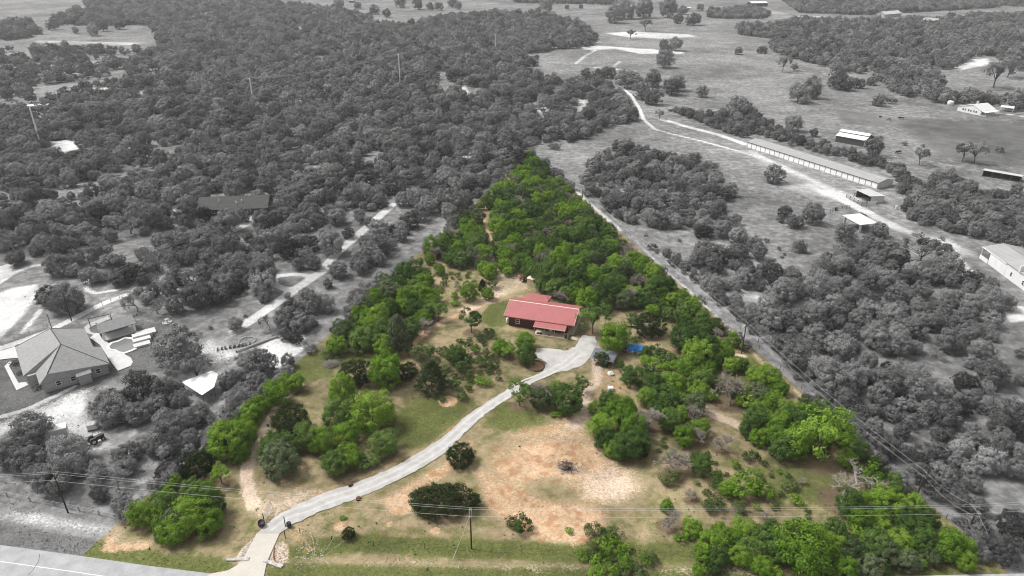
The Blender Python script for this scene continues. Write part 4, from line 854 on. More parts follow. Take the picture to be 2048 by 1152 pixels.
# --- storage building: 25 roller doors
A, ang, L = frame_((1494,294), (1754,378)); S = empty('storage_building', A, ang, 'long low storage building with a row of white roller doors', 'building'); land('the long storage building', 1640, 340)
mb = MB(); mb.add(*gable_shell(L, 10.2, 2.8, .95)); mb.build('wall', M['light_metal'], S)
mb = MB(); zf, zb = gable_roof(mb, L, 10.2, 2.8, .95, .25, .2, .12); rf = mb.build('roof', M['grey_metal'], S)
mb = MB(); ribs(mb, .3, L, -.25, zf, 5.1, 3.75, 1.5, .04, .04, .16); ribs(mb, .3, L, 5.1, 3.75, 10.45, zb, 1.5, .04, .04, .16); mb.build('roof_ribs', M['grey_metal'], rf)['kind'] = 'stuff'
mb = MB(); mb.box(-.2, L+.2, 4.9, 5.3, 3.9, 3.99); mb.build('ridge_cap', M['light_metal'], rf)
mb = MB(); mb.box(-.2, L+.2, -.36, -.255, 2.62, 2.84); mb.build('gutter', M['dark_metal'], rf)
dmb = MB(); dmb.box(-1.35,1.35,-.03,.02,0,2.5)
for k in range(6): dmb.box(-1.35,1.35,-.045,-.028,.12+k*.38,.2+k*.38)
M['door_panel'] = simple('door_panel', (.86,.86,.86), .45, .04); dme = dmb.mesh('roller_door', M['door_panel']); jm = MB(); jm.box(-.16,.16,-.06,.02,-.1,2.62); jme = jm.mesh('door_jamb', M['grey_metal'])
for k in range(25):
    o = put('roller_door', dme, S, ((k+.5)*L/25, -.005, .06 if k not in (15,18,23) else .42))
    if k in (15,18,23): o['label'] = 'roller door left slightly open at the bottom'
for k in range(26): put('door_jamb', jme, S, (min(max(k*L/25,.2),L-.2), 0, 0))
# --- barn with the raised middle roof
A, ang, L = frame_((1670,283), (1721.6,292.5)); L = 15.5; S = empty('barn', A, ang, 'dark-walled barn with a white raised-centre metal roof in the pasture', 'barn'); land('the white-roofed barn', 1715, 280); D = 13.0
mb = MB(); mb.box(0,L,0,D,-.25,3.3); mb.build('wall', M['dark_wall'], S)
mb = MB(); mb.box(0.01,L-.01,4.2,8.8,3.3,5.0); mb.build('raised_centre', M['dark_wall'], S)
mb = MB(); mb.slab([(-.3,-.4,3.45),(L+.3,-.4,3.45),(L+.3,4.15,4.55),(-.3,4.15,4.55)], .12); mb.slab([(-.3,8.85,4.55),(L+.3,8.85,4.55),(L+.3,D+.4,3.45),(-.3,D+.4,3.45)], .12); mb.build('side_roof', M['white_metal'], S)
mb = MB(); mb.slab([(-.4,3.9,5.1),(L+.4,3.9,5.1),(L+.4,6.5,5.9),(-.4,6.5,5.9)], .12); mb.slab([(-.4,6.52,5.9),(L+.4,6.52,5.9),(L+.4,9.1,5.1),(-.4,9.1,5.1)], .12); mb.build('centre_roof', M['white_metal'], S)
mb = MB(); mb.box(L-.02,L+.05,5.0,8.0,0,3.2); mb.build('barn_door', M['light_metal'], S)
for yy in (.12, D-.12): mb = MB(); mb.box(L-.1,L+.06,yy-.15,yy+.15,-.1,3.3); mb.build('corner_trim', M['white_paint'], S)
# --- white ranch house
A, ang, L = frame_((1914,221), (1960,231)); S = empty('ranch_house', A, ang, 'white ranch house with a white metal roof and side porch', 'house'); land('the white ranch house', 1955, 225); D = 13.0
mb = MB(); mb.add([(0,0,-.3),(L,0,-.3),(L,D,-.3),(0,D,-.3),(0,0,2.9),(L,0,2.9),(L,D,2.9),(0,D,2.9),(L*.62,0,5.6),(L*.62,D,5.6)], [(0,1,5,8,4),(1,2,6,5),(2,3,7,9,6),(3,0,4,7),(4,8,9,7),(8,5,6,9)]); mb.build('wall', M['white_paint'], S)
mb = MB(); zr = 5.75; mb.slab([(-.5,-.4,2.88),(L*.62,-.4,zr),(L*.62,D+.4,zr),(-.5,D+.4,2.88)], .14); mb.slab([(L*.62+.01,-.4,zr),(L+.5,-.4,2.85),(L+.5,D+.4,2.85),(L*.62+.01,D+.4,zr)], .14); mb.build('roof', M['white_metal'], S)
mb = MB(); mb.slab([(L+.52,-.2,2.75),(L+3.4,-.2,2.25),(L+3.4,D,2.25),(L+.52,D,2.75)], .12); mb.build('porch_roof', M['white_metal'], S)
mb = MB(); mb.box(L+.01,L+3.3,0,D,-.2,.15); mb.build('porch_slab', M['concrete'], S)
for k in range(6): mb = MB(); mb.box(L+3.1,L+3.25,.2+k*2.5,.35+k*2.5,.15,2.25); mb.build('post', M['white_paint'], S)
for x_ in (4.6,8.4,12.0):
    window(S, x_-.75, 1.0, 1.2, 1.4); window(S, x_+.75, 1.0, 1.2, 1.4)
for y_ in (2,5,8.5): window(S, y_, .6, 1.4, 1.8, y=L, axis='px')
mb = MB(); mb.box(L*.3,L*.3+1,D-3,D-2.2,3.3,6.2); mb.build('chimney', M['pale_stone'], S)
A2 = G(1998,222); S = empty('carport', A2, ang+.5, 'small white carport with a dark vehicle bay beside the ranch house', 'carport'); mb = MB(); mb.slab([(0,0,2.7),(7.5,0,2.5),(7.5,6,2.9),(0,6,2.9)], .14); mb.build('roof', M['white_metal'], S)
for a, b in ((.2,.2),(7.2,.2),(.2,5.7),(7.2,5.7)): mb = MB(); mb.box(a-.08,a+.08,b-.08,b+.08,-.1,2.45); mb.build('post', M['white_paint'], S)
S = empty('water_tank', G(1900,211), 0, 'squat white water tank behind the ranch house by the trees', 'tank'); mb = MB(); mb.lathe([(1.9,-.1),(1.95,2.6),(1.6,3.0),(.4,3.3)], 18); mb.build('body', M['white_paint'], S, True); mb = MB(); mb.lathe([(.45,3.301),(.4,3.45)], 10); mb.build('hatch', M['grey_metal'], S)
# --- pens and stock shelter
A, ang, L = frame_((1740,407.5), (1785,403)); S = empty('stock_shelter', A, ang, 'open-fronted metal stock shelter with a pale sloping roof beside dark rail pens', 'shelter'); land('the stock shelter', 1750, 400); L = 6.6
mb = MB(); mb.box(0,L,0,.1,-.2,2.9); mb.build('end_wall', M['light_metal'], S); mb = MB(); mb.box(L-.1,L,.101,9,-.2,2.9); mb.build('back_wall', M['light_metal'], S); mb = MB(); mb.box(0,L-.101,8.9,9,-.2,2.9); mb.build('far_wall', M['dark_wall'], S)
mb = MB(); mb.slab([(-.8,-.2,3.4),(L+.2,-.2,2.95),(L+.2,9.2,2.95),(-.8,9.2,3.4)], .12); mb.build('roof', M['light_metal'], S)
for b in (.2,4.5,8.8): mb = MB(); mb.box(-.1,.06,b-.08,b+.08,-.1,3.2); mb.build('post', M['dark_metal'], S)
def fence_run(name, pts, h, rails, label, cat='fence', mat='dark_metal', step=2.5, rr=.05, pr=.07, group=None, world=False):
    P = [np.asarray(p, float) if world else G(*p) for p in pts]; o = empty(name, P[0], 0, label, cat, group)
    post = MB(); post.box(-pr,pr,-pr,pr,-.25,h); pm = post.mesh('post', M[mat])
    for i, (a, b) in enumerate(zip(P[:-1], P[1:])):
        n = max(1, round(np.linalg.norm(b-a)/step))
        for k in range(n + (i == len(P)-2)): q = a+(b-a)*k/n - P[0]; put('post', pm, o, (q[0], q[1], 0))
        for k in range(rails):
            z = h*(k+1)/(rails+.35); mb = MB(); mb.tube([(*(a-P[0]),z),(*(b-P[0]),z)], rr, n=4); mb.build('rail', M[mat], o)
    return o
fence_run('pen_fence', [(1692,395),(1723,412),(1733,411),(1737,403)], 1.7, 5, 'dark rail pen fence at the front of the stock shelter', rr=.06)
fence_run('pen_fence', [(1707,393.5),(1730,388.5),(1742,389.5)], 1.7, 5, 'dark rail pen fence running behind the pen to the shelter roof', rr=.06)
S = empty('pen_gate', G(1735,410), .1, 'white panel gate closing the pen beside the stock shelter', 'gate'); mb = MB(); mb.box(0,3.6,-.03,.03,.1,1.5); mb.build('panel', M['white_paint'], S)
for a in (0,3.6): mb = MB(); mb.box(a-.08,a+.08,-.08,.08,-.2,1.7); mb.build('post', M['white_paint'], S)
# --- carport by the ranch road
A, ang, L = frame_((1718,465), (1741,462.5)); S = empty('carport', A, ang, 'flat white-roofed carport on panel legs beside the ranch road', 'carport'); land('the flat white carport', 1715, 458)
mb = MB(); mb.slab([(-1.0,-.8,3.5),(7.0,-.8,3.5),(7.0,9.5,3.7),(-1.0,9.5,3.7)], .16); mb.build('roof', M['white_metal'], S)
for a, b in ((-.4,0),(5.6,0),(-.4,8.6),(5.6,8.6)): mb = MB(); mb.box(a,a+1.0,b-.06,b+.06,-.2,3.35); mb.build('leg_panel', M['white_paint'], S)
# --- metal buildings at the right edge
A, ang, L = frame_((1975,527), (2052,584)); ang_ = ang; S = empty('metal_shop', A, ang, 'large white metal shop with pale grey roof and open lean-to at the right edge', 'building'); land('the white metal shop', 1990, 545)
mb = MB(); mb.add(*gable_shell(9.5, 13, 4.0, 1.4)); mb.build('wall', M['white_paint'], S); mb = MB(); zf, zb = gable_roof(mb, 9.5, 13, 4.0, 1.4, .1, .02, .15, x0=-5.0); rf = mb.build('roof', M['grey_metal'], S)
mb = MB(); ribs(mb, -4.8, 9.4, -.1, zf, 6.5, 5.4, .9, .03, .04); ribs(mb, -4.8, 9.4, 6.5, 5.4, 13.1, zb, .9, .03, .04); mb.build('roof_ribs', M['grey_metal'], rf)['kind'] = 'stuff'
mb = MB(); mb.box(-5.12,-5.03,-.2,13.2,zf+.02,zf+.12); mb.box(-5.1,9.5,-.24,-.12,zf-.02,zf+.24); mb.build('eave_trim', M['white_paint'], rf)
for b in (.1,6.5,12.9): mb = MB(); mb.box(-4.9,-4.75,b-.08,b+.08,-.1,4.1 if b != 6.5 else 5.4); mb.build('post', M['white_paint'], S)
mb = MB(); mb.box(-4.9,-.05,-.2,-.05,-.2,1.3); mb.build('low_wall', M['white_paint'], S); mb = MB(); mb.box(.8,3.6,-.05,.01,0,3.2); mb.box(4.4,7.2,-.05,.01,0,3.2); mb.build('roller_door', M['white_metal'], S)
S2 = empty('metal_shop', (A[0]+9.6*math.cos(ang), A[1]+9.6*math.sin(ang)), ang, 'white gabled wing with dark windows beyond the metal shop lean-to', 'building')
mb = MB(); mb.add(*gable_shell(22, 14, 4.6, 1.6)); mb.build('wall', M['white_paint'], S2); mb = MB(); gable_roof(mb, 22, 14, 4.6, 1.6, .4, .3, .15); mb.build('roof', M['grey_metal'], S2)
mb = MB(); mb.box(-.36,-.303,-.4,14.4,4.35,4.75); mb.build('end_trim', M['white_paint'], S2); mb = MB(); mb.box(6.8,7.3,-.6,14.6,4.5,6.7); mb.build('parapet', M['white_paint'], S2)
for x_ in (3.2, 9.5, 10.6, 14, 17): window(S2, x_, 1.2, .9, 1.5, mat='light_metal')
# --- loafing shed, right edge
A, ang, L = frame_((1964,352), (2010,360)); S = empty('loafing_shed', A, ang, 'low loafing shed with pale sheet roof and dark open front by the pasture track', 'shed'); land('the loafing shed', 1990, 355); L = 15
mb = MB(); mb.box(0,L,4.9,5,-.2,2.3); mb.build('back_wall', M['dark_wall'], S); mb = MB(); mb.slab([(-.4,-.5,2.95),(L+.4,-.5,2.95),(L+.4,5.4,2.4),(-.4,5.4,2.4)], .12); mb.build('roof', M['light_metal'], S)
for k in range(5): mb = MB(); mb.box(k*L/4-.08,k*L/4+.08,-.08,.08,-.1,2.8); mb.build('post', M['grey_wood'], S)
for x_ in (0,L-.1): mb = MB(); mb.box(x_,x_+.1,.09,4.89,-.2,2.4); mb.build('end_wall', M['dark_wall'], S)
# --- hip-roofed house with pool, left
A, ang, L = frame_((91,786), (220,746)); S = empty('hip_roofed_house', A, ang, 'large grey shingled hip-roofed house with pale stone walls beside a pool', 'house'); land('the hip-roofed house', 140, 720); land('the pool', 255, 690)
M['shingle'] = simple('grey_shingles', (.29,.29,.29), .9, .18, 1.2); M['brick_wall'] = simple('pale_brick', (.36,.36,.36), .9, .15, 2)
F = [(0,0),(14.3,0),(14.3,9),(12.6,9),(12.6,23.2),(-2.6,23.2),(-2.6,7),(0,7)]
mb = MB(); n = len(F); mb.add([(x_,y_,-.25) for x_,y_ in F]+[(x_,y_,2.95) for x_,y_ in F], [(i,(i+1)%n,n+(i+1)%n,n+i) for i in range(n)]+[tuple(range(n,2*n))]); mb.build('wall', M['brick_wall'], S)
def lp(px,py,z): w = G(px,py,z)-A; c, s = math.cos(ang), math.sin(ang); return (w[0]*c+w[1]*s, -w[0]*s+w[1]*c, z)
e = .6; zE = 2.98
V = dict(a=(-e,-e,zE), b=(14.3+e,-e,zE), c=(14.3+e,9+e,zE), d=(12.6+e,23.2+e,zE), f=(-2.6-e,23.2+e,zE), g=(-2.6-e,7-e,zE), h=(-e,7-e,zE), P=(5.6,22.2,6.3), Q=(6.4,8.2,7.7), K=(1.6,-.2,5.0), C2=(12.6+e,9+e+.3,zE))
names = list(V); ix = {k:i for i,k in enumerate(names)}
mb = MB(); mb.add([V[k] for k in names], [tuple(ix[k] for k in f_) for f_ in (('a','b','K'),('b','Q','K'),('b','c','Q'),('c','C2','Q'),('C2','d','P','Q'),('d','f','P'),('f','g','Q','P'),('g','h','Q'),('h','a','K','Q'))])
mb.slab([(14.3+e,-e,2.95),(14.3+e,9+e,2.95),(12.6+e,9+e+.3,2.95),(12.6+e,23.2+e,2.95),(-2.6-e,23.2+e,2.95),(-2.6-e,7-e,2.95),(-e,7-e,2.95),(-e,-e,2.95)][::1], .2); rf = mb.build('roof', M['shingle'], S)
mb = MB(); mb.tube([V['P'],V['Q'],V['K']], .13, n=5); mb.tube([V['Q'],V['b']], .11, n=5); mb.tube([V['P'],V['d']], .11, n=5); mb.tube([V['P'],V['f']], .11, n=5); mb.build('ridge_caps', M['dark_shingle'], rf)
for p in ((5.6,21.8,6.45),(9,9.5,6.4),(10.5,5.2,4.75),(8,3.5,5.2)): mb = MB(); mb.tube([(p[0],p[1],p[2]-.5),(p[0],p[1],p[2]+.35)], .12); mb.build('roof_vent', M['white_paint'], rf)
mb = MB(); mb.box(7.4,10.2,-1.6,-.005,-.2,2.6); mb.build('bay', M['brick_wall'], S); mb = MB(); mb.slab([(7.1,-2.0,2.75),(10.5,-2.0,2.75),(10.5,.4,3.5),(7.1,.4,3.5)], .14); mb.build('bay_roof', M['shingle'], S)
for x_ in (3.2,6.4,12): window(S, x_, .9, 1.2, 1.4)
window(S, 2.5, .9, 1.2, 1.4, y=0, axis='nx')
mb = MB(); mb.box(-2.4,0,5.6,6.9,-.2,2.9); mb.build('entry_pillars', M['pale_stone'], S)
sheet('patio', [G(*p) for p in ((180,676),(192,666),(204,668),(214,684),(222,690),(244,706),(262,716),(266,724),(262,732),(236,742),(222,724),(200,690))], .10, M['concrete'])
sheet('path', [G(*p) for p in ((192,672),(172,666),(167,656),(176,648),(216,632),(221,638),(190,650),(178,657),(182,664),(196,668))], .05, M['pale_stone'])
sheet('driveway', [G(*p) for p in ((-90,722),(-30,712),(31,693),(38,716),(20,717),(-20,722),(-90,742))], .05, M['concrete']); sheet('path', [G(*p) for p in ((9,733),(20,722),(26,723),(18,732),(37,766),(52,764),(57,770),(33,781))], .055, M['concrete'])
P = empty('swimming_pool', G(252,693), 0, 'kidney-shaped swimming pool with a white coping beside the pavilion', 'pool'); c0 = G(252,693)
pool = [(219,694),(226,687),(238,684),(250,678),(262,679),(274,683),(276,687),(266,691),(270,697),(262,701),(248,706),(238,704),(232,700),(222,699)]
cc = np.array(pool, float).mean(0); outer = [tuple(cc+(np.array(p)-cc)*1.22) for p in pool]
pi_ = [G(*p)-c0 for p in pool]; po_ = [G(*p)-c0 for p in outer]; n = len(pool); mb = MB()
mb.add([(p[0],p[1],.02) for p in pi_]+[(p[0],p[1],.22) for p in pi_]+[(p[0],p[1],.22) for p in po_]+[(p[0],p[1],-.2) for p in po_], [(i,(i+1)%n,n+(i+1)%n,n+i) for i in range(n)]+[(n+i,n+(i+1)%n,2*n+(i+1)%n,2*n+i) for i in range(n)]+[(2*n+i,2*n+(i+1)%n,3*n+(i+1)%n,3*n+i) for i in range(n)]); mb.build('coping', M['white_paint'], P)
mb = MB(); mb.add([(p[0],p[1],.12) for p in pi_], [tuple(range(n))]); M['pool_water'] = simple('pool_water', (.20,.20,.20), .15, .08, .4, spec=.5); mb.build('water', M['pool_water'], P)
A, ang, L = frame_((208,683), (261,667)); S = empty('pavilion', A, ang, 'open poolside pavilion with a grey shingled roof on white pillars', 'pavilion'); L = 8.5
mb = MB(); gable_roof(mb, L, 5.5, 2.7, 1.5, .3, .3, .2); mb.build('roof', M['shingle'], S)
for a in (.3,L-.3):
    for b in (.3,5.2): mb = MB(); mb.box(a-.3,a+.3,b-.3,b+.3,-.2,2.6); mb.build('pillar', M['white_paint'], S)
mb = MB(); mb.box(0,L,0,5.5,-.2,.1); mb.build('floor', M['concrete'], S); mb = MB(); mb.box(1.2,L-1.2,4.6,5.1,.1,1.1); mb.build('counter', M['dark_wall'], S)
A = G(285,690); S = empty('rock_terrace', A, .6, 'stepped pale stone terrace beside the pool and the big oak', 'terrace')
for k,(x_,y_,w,d,h) in enumerate(((0,0,4,2.2,.5),(.3,2.3,4.5,2,.9),(.8,4.4,5,2,1.3),(2,6.5,5,3,.5))): mb = MB(); mb.box(x_-w/2,x_+w/2,y_-d/2,y_+d/2,-.1,h); mb.build('step', M['concrete'], S)
S = empty('swing_frame', G(203,648), .55, 'dark timber swing frame at the end of the curved yard path', 'swing frame')
for a in (-2.8,2.8):
    for s_ in (-1,1): mb = MB(); mb.tube([(a,s_*1.0,-.1),(a,0,2.5)], .09); mb.build('leg', M['dark_wall'], S)
mb = MB(); mb.tube([(-3.1,0,2.5),(3.1,0,2.5)], .1); mb.build('beam', M['dark_wall'], S)
for a in (-1.2,1.2):
    mb = MB(); mb.box(a-.3,a+.3,-.15,.15,.5,.55); sw = mb.build('seat', M['black'], S); mb = MB()
    for q in (-.28,.28): mb.tube([(a+q,0,.55),(a+q,0,2.45)], .02, n=4)
    mb.build('chain', M['galv'], sw)
S = empty('fountain', G(335,646), 0, 'small tiered stone fountain on the lawn behind the big round oak', 'fountain'); mb = MB(); mb.lathe([(1.3,-.1),(1.35,.35),(1.1,.4),(1.05,.2),(.2,.2)], 18); mb.build('basin', M['pale_stone'], S); mb = MB(); mb.lathe([(.15,.2),(.15,1.1),(.6,1.25),(.62,1.35),(.08,1.3),(.06,1.8)], 12); mb.build('pedestal', M['pale_stone'], S)
fence_run('yard_fence', [(-20,700),(30,680),(60,668),(95,655),(150,633),(205,611),(240,598)], 1.4, 2, 'thin wire yard fence along the pale track behind the hip-roofed house', mat='grey_metal', step=3.2, rr=.02, pr=.05)
# --- white canopy
A = G(418,786); cpy = dict(a=(363,764,2.6), b=(404,790,2.6), c=(428,774,2.9), d=(436,748,3.6), e=(424,741,4.2)); ptsl = [(*(G(x_,y_,z_)-A), z_) for x_,y_,z_ in cpy.values()]
S = empty('canopy', A, 0, 'bright white sloping sheet canopy on thin posts among grey oaks', 'canopy'); land('the white canopy', 400, 790); mb = MB(); mb.slab(ptsl, .12); M['sheet_white'] = simple('white_sheet', (.88,.88,.88), .5, .03); mb.build('roof', M['sheet_white'], S)
for p in ptsl[:4]: mb = MB(); mb.tube([(p[0]*.96,p[1]*.96,-.2),(p[0]*.96,p[1]*.96,p[2]-.1)], .07); mb.build('post', M['dark_metal'], S)
# --- dark-roofed house in the woods
A, ang, L = frame_((397,432), (505,428)); S = empty('dark_roofed_house', A, ang, 'house with a broad dark shingled roof half hidden in the grey woods', 'house'); land('the dark-roofed house', 455, 420)
L = 27; mb = MB(); mb.add(*gable_shell(L, 13, 2.6, 3.0)); mb.build('wall', M['dark_wall'], S); mb = MB(); gable_roof(mb, L, 13, 2.6, 3.0, .6, .6, .18); rf = mb.build('roof', M['dark_shingle'], S)
for x_,y_ in ((8,3.6),(17,3),(15,2)): mb = MB(); mb.tube([(x_,y_,2.9+y_*.45),(x_,y_,4.0+y_*.45)], .2); mb.build('roof_vent', M['white_paint'], rf)
for x_ in (6,12,20): window(S, x_, .8, 1.4, 1.3)
# --- far sheds and roofs
def far_gable(name, a, b, D, h, rh, roofm, wallm, label, cat='building', win=3):
    A, ang, L = frame_(a, b); S = empty(name, A, ang, label, cat); mb = MB(); mb.add(*gable_shell(L, D, h, rh)); mb.build('wall', M[wallm], S); mb = MB(); gable_roof(mb, L, D, h, rh, .6, .6, .2); mb.build('roof', M[roofm], S)
    for k in range(win): window(S, L*(k+.5)/win, .9, 1.6, 1.6)
    return S
far_gable('far_barn', (1503,13), (1535,12.5), 18, 5, 2, 'white_metal', 'dark_wall', 'far white-roofed barn among trees at the top edge', 'barn', 2); far_gable('far_house', (1769,35), (1802,32), 14, 4, 3, 'light_metal', 'pale_stone', 'far pale-roofed house poking out of the upper right woods', 'house')
far_gable('far_house', (1843,45), (1872,48), 13, 3.5, 2.6, 'grey_metal', 'dark_wall', 'far grey-roofed house in the upper right woods, right of the pale-roofed one', 'house'); far_gable('white_shed', (54,222), (97,219), 5, 2.8, .5, 'white_metal', 'dark_wall', 'long narrow white-roofed shed in the clearing by the tall steel pole', 'shed', 2)
far_gable('far_shed', (921,330), (945,327), 6, 2.4, .8, 'white_metal', 'light_metal', 'small white-roofed shed hidden in trees behind the tip of the green lot', 'shed', 1); far_gable('far_shed', (1374,20), (1381,20), 6, 3, 1, 'white_metal', 'white_paint', 'tiny white shed beside round trees near the top edge', 'shed', 1)
far_gable('far_shed', (698,5), (708,5), 8, 3.5, 1, 'white_metal', 'dark_wall', 'tiny white shed by the far road at the top edge', 'shed', 1)
# ------------------------------------------------------------------ poles and wires
def upole(base, topy, wires_dir, label, arms=1, mat='pole_wood', name='utility_pole', r=.16, lean=(0,0), group='wooden utility poles', armw=1.3, trans=False):
    b = G(*base); h = height_from(*base, topy); S = empty(name, b, wires_dir, label, 'utility pole', group)
    mb = MB(); mb.tube([(0,0,-.5),(lean[0]*.5,lean[1]*.5,h*.5),(lean[0],lean[1],h)], r, r*.65, 8); mb.build('shaft', M[mat], S)
    tips = []; c, s = math.cos(wires_dir), math.sin(wires_dir)
    for k in range(arms):
        x0 = lean[0] + (-.16 if k == 0 else .16)
        mb = MB(); mb.box(x0-.06, x0+.06, lean[1]-armw, lean[1]+armw, h-.75, h-.6); mb.build('crossarm', M['grey_wood'] if mat == 'pole_wood' else M[mat], S)
    ins = MB(); ins.lathe([(.04,0),(.07,.05),(.05,.1),(.07,.15),(.03,.24)], 8); im = ins.mesh('insulator', M['galv'])
    for yy, zz in ((-armw+.1,h-.59),(armw-.1,h-.59),(0.0,h)):
        put('insulator', im, S, (lean[0], lean[1]+yy, zz)); p = (lean[0], lean[1]+yy); tips.append(np.array([b[0]+p[0]*c-p[1]*s, b[1]+p[0]*s+p[1]*c, zz+.24]))
    if trans: mb = MB(); mb.lathe([(.2,0),(.24,.1),(.24,.7),(.15,.8)], 10, (lean[0]+.42,lean[1],h-1.9)); mb.build('transformer', M['light_metal'], S)
    return tips
def wire(a, b, label, group, sag=.9, r=.017, n=14):
    o = empty('power_line', (a[0],a[1]), 0, label, 'power line', group); P = []
    for i in range(n+1):
        t_ = i/n; P.append((a[0]+(b[0]-a[0])*t_-a[0], a[1]+(b[1]-a[1])*t_-a[1], a[2]+(b[2]-a[2])*t_-4*sag*t_*(1-t_)))
    mb = MB(); mb.tube(P, r, n=4, cap=False); mb.build('cable', M['wire'], o)
TL = upole((136,1025), 949, 0.10, 'wooden utility pole on the grey roadside verge at lower left', 1, armw=1.3)
TM = upole((943,1097), 1021, 0.02, 'wooden utility pole with double crossarms standing alone in the grass strip below the big juniper', 2, armw=1.2)
TR = upole((1937,1062), 1015, 0.05, 'wooden corner utility pole with pale crossarms just outside the right tip of the green lot', 2, armw=1.2)
def ext(t, d): return [p + np.array([d[0], d[1], 0]) for p in t]
for a, b, nm in ((ext(TL,(-70,-4)), TL, 'left of the verge pole'), (TL, TM, 'across the gravel drive'), (TM, TR, 'over the bottom edge of the lot'), (TR, ext(TR,(60,6)), 'right of the corner pole')):
    for k, w in enumerate(('near', 'far', 'top')): wire(a[k], b[k], f'{w} one of the thin roadside power lines {nm}', 'roadside power lines', sag=.5 if np.hypot(*(a[k]-b[k])[:2]) > 60 else .3)
T1 = upole((1827,1006), 949, 2.1, 'dark leaning utility pole at the lower right boundary of the green lot', 1, lean=(.0,-.9), armw=.5, r=.2); T2 = upole((1483,706), 645, 2.1, 'dark utility pole with a small transformer in the grassy gap at the right boundary', 1, armw=.5, trans=True)
T3 = upole((1165,395), 375, 2.2, 'distant utility pole on the boundary track near the tip of the lot', 1, armw=.5)
for a, b, nm in ((TR, T1, 'from the corner pole up the boundary'), (T1, T2, 'along the lower right boundary'), (T2, T3, 'along the upper right boundary')):
    wire(a[2], b[2], f'upper power line {nm}', 'boundary power lines', sag=1.0); wire(a[0]-np.array([0,0,1.0]), b[0]-np.array([0,0,1.0]), f'lower power line {nm}', 'boundary power lines', sag=1.2)
Y1 = upole((143,641), 584, -.5, 'dark utility pole beside the fenced track behind the hip-roofed house', 1, armw=.5); Y2 = upole((103,655), 628, -.5, 'short dark pole by the yard fence behind the hip-roofed house', 1, armw=.3, r=.1)
Y3 = upole((430,470), 448, .5, 'slim pole in the trees in front of the dark-roofed house', 1, armw=.4); wire(Y1[2], Y3[2], 'service line from the yard pole to the dark-roofed house', 'service lines'); wire(Y1[0], Y3[0], 'lower service line from the yard pole toward the woods', 'service lines', 1.3)
STEEL = []
for (b, ty, lab) in (((82,290),215,'tall pale steel transmission pole in the pale clearing at left, by the white shed'),((507,205),156,'tall pale steel transmission pole rising from the middle of the left woods'),((801,170),107,'tall pale steel transmission pole by the narrow clearing in the upper woods'),((991,110),68,'far pale steel transmission pole at the upper edge of the woods'),((1170,62),44,'farthest steel transmission pole, at the pasture edge')):
    STEEL.append(upole(b, ty, -.75+1.35, lab, 1, 'white_metal', 'transmission_pole', .5, group='steel transmission poles', armw=2.0))
STEEL.insert(0, [p + (STEEL[0][i]-STEEL[1][i])*np.array([1,1,0]) for i, p in enumerate(STEEL[0])])
for i in range(len(STEEL)-1):
    for k, w in enumerate(('near','far','top')): wire(STEEL[i][k], STEEL[i+1][k], f'{w} high voltage line in span {("left of the clearing pole","over the left woods","over the middle woods","over the upper woods","to the farthest pole")[i]}', 'high voltage lines', sag=3.0, r=.035, n=20)
TM2 = TM[2]; gb = G(905,1120)
o = empty('guy_wire', gb, 0, 'pale guy wire from the lone roadside pole down to the grass', 'guy wire'); mb = MB(); mb.tube([(0,0,-.1),(TM2[0]-gb[0],TM2[1]-gb[1],TM2[2]-1.2)], .02, n=4); mb.build('cable', M['wire'], o); mb = MB(); mb.tube([((TM2[0]-gb[0])*.02,(TM2[1]-gb[1])*.02,.1),((TM2[0]-gb[0])*.2,(TM2[1]-gb[1])*.2,(TM2[2]-1.2)*.2)], .05, n=6); mb.build('guard', M['white_paint'], o)
gb = G(1998,1112); o = empty('guy_wire', gb, 0, 'pale guy wire of the corner pole at lower right', 'guy wire'); mb = MB(); mb.tube([(0,0,-.1),(TR[2][0]-gb[0],TR[2][1]-gb[1],TR[2][2]-1)], .022, n=4); mb.build('cable', M['wire'], o)

# ------------------------------------------------------------------ entrance: gate, posts, tubs, culverts
M['tub'] = simple('dark_blue_tub', (.025,.028,.045), .5, .15)
for (x_,y_,s_,lab) in ((523,1049,1.25,'wide dark tub tipped beside the open gate, left of the drive'),(578.5,1053,.95,'dark barrel standing at the right side of the drive entrance')):
    o = empty('barrel', G(x_,y_), .4, lab, 'barrel'); o.rotation_euler = (.45 if s_ > 1 else 0, 0, .4)
    mb = MB(); mb.lathe([(.42*s_,.1),(.5*s_,.5*s_),(.46*s_,1.0*s_),(.44*s_,1.02*s_),(.38*s_,.9*s_)], 16); mb.build('body', M['tub'], o, True); mb = MB(); mb.lathe([(.505*s_,.3*s_),(.52*s_,.34*s_),(.505*s_,.38*s_)], 16); mb.build('hoop', M['dark_metal'], o)
gp0, gp1 = G(529,1044), G(543,1013); d_ = gp1-gp0; gl = float(np.linalg.norm(d_)); o = empty('farm_gate', gp0, math.atan2(d_[1],d_[0]), 'thin grey tube gate swung open along the left side of the drive', 'gate')
mb = MB(); mb.tube([(.1,0,.3),(gl,0,.3),(gl,0,1.45),(.1,0,1.45),(.1,0,.3)], .04, n=6); mb.build('gate_frame', M['grey_metal'], o)
for z_ in (.52,.75,.98,1.22): mb = MB(); mb.tube([(.1,0,z_),(gl,0,z_)], .028, n=5); mb.build('rail', M['grey_metal'], o)
for k in range(1,4): mb = MB(); mb.tube([(gl*k/4,.03,.3),(gl*k/4,.03,1.45)], .025, n=5); mb.build('stay', M['grey_metal'], o)
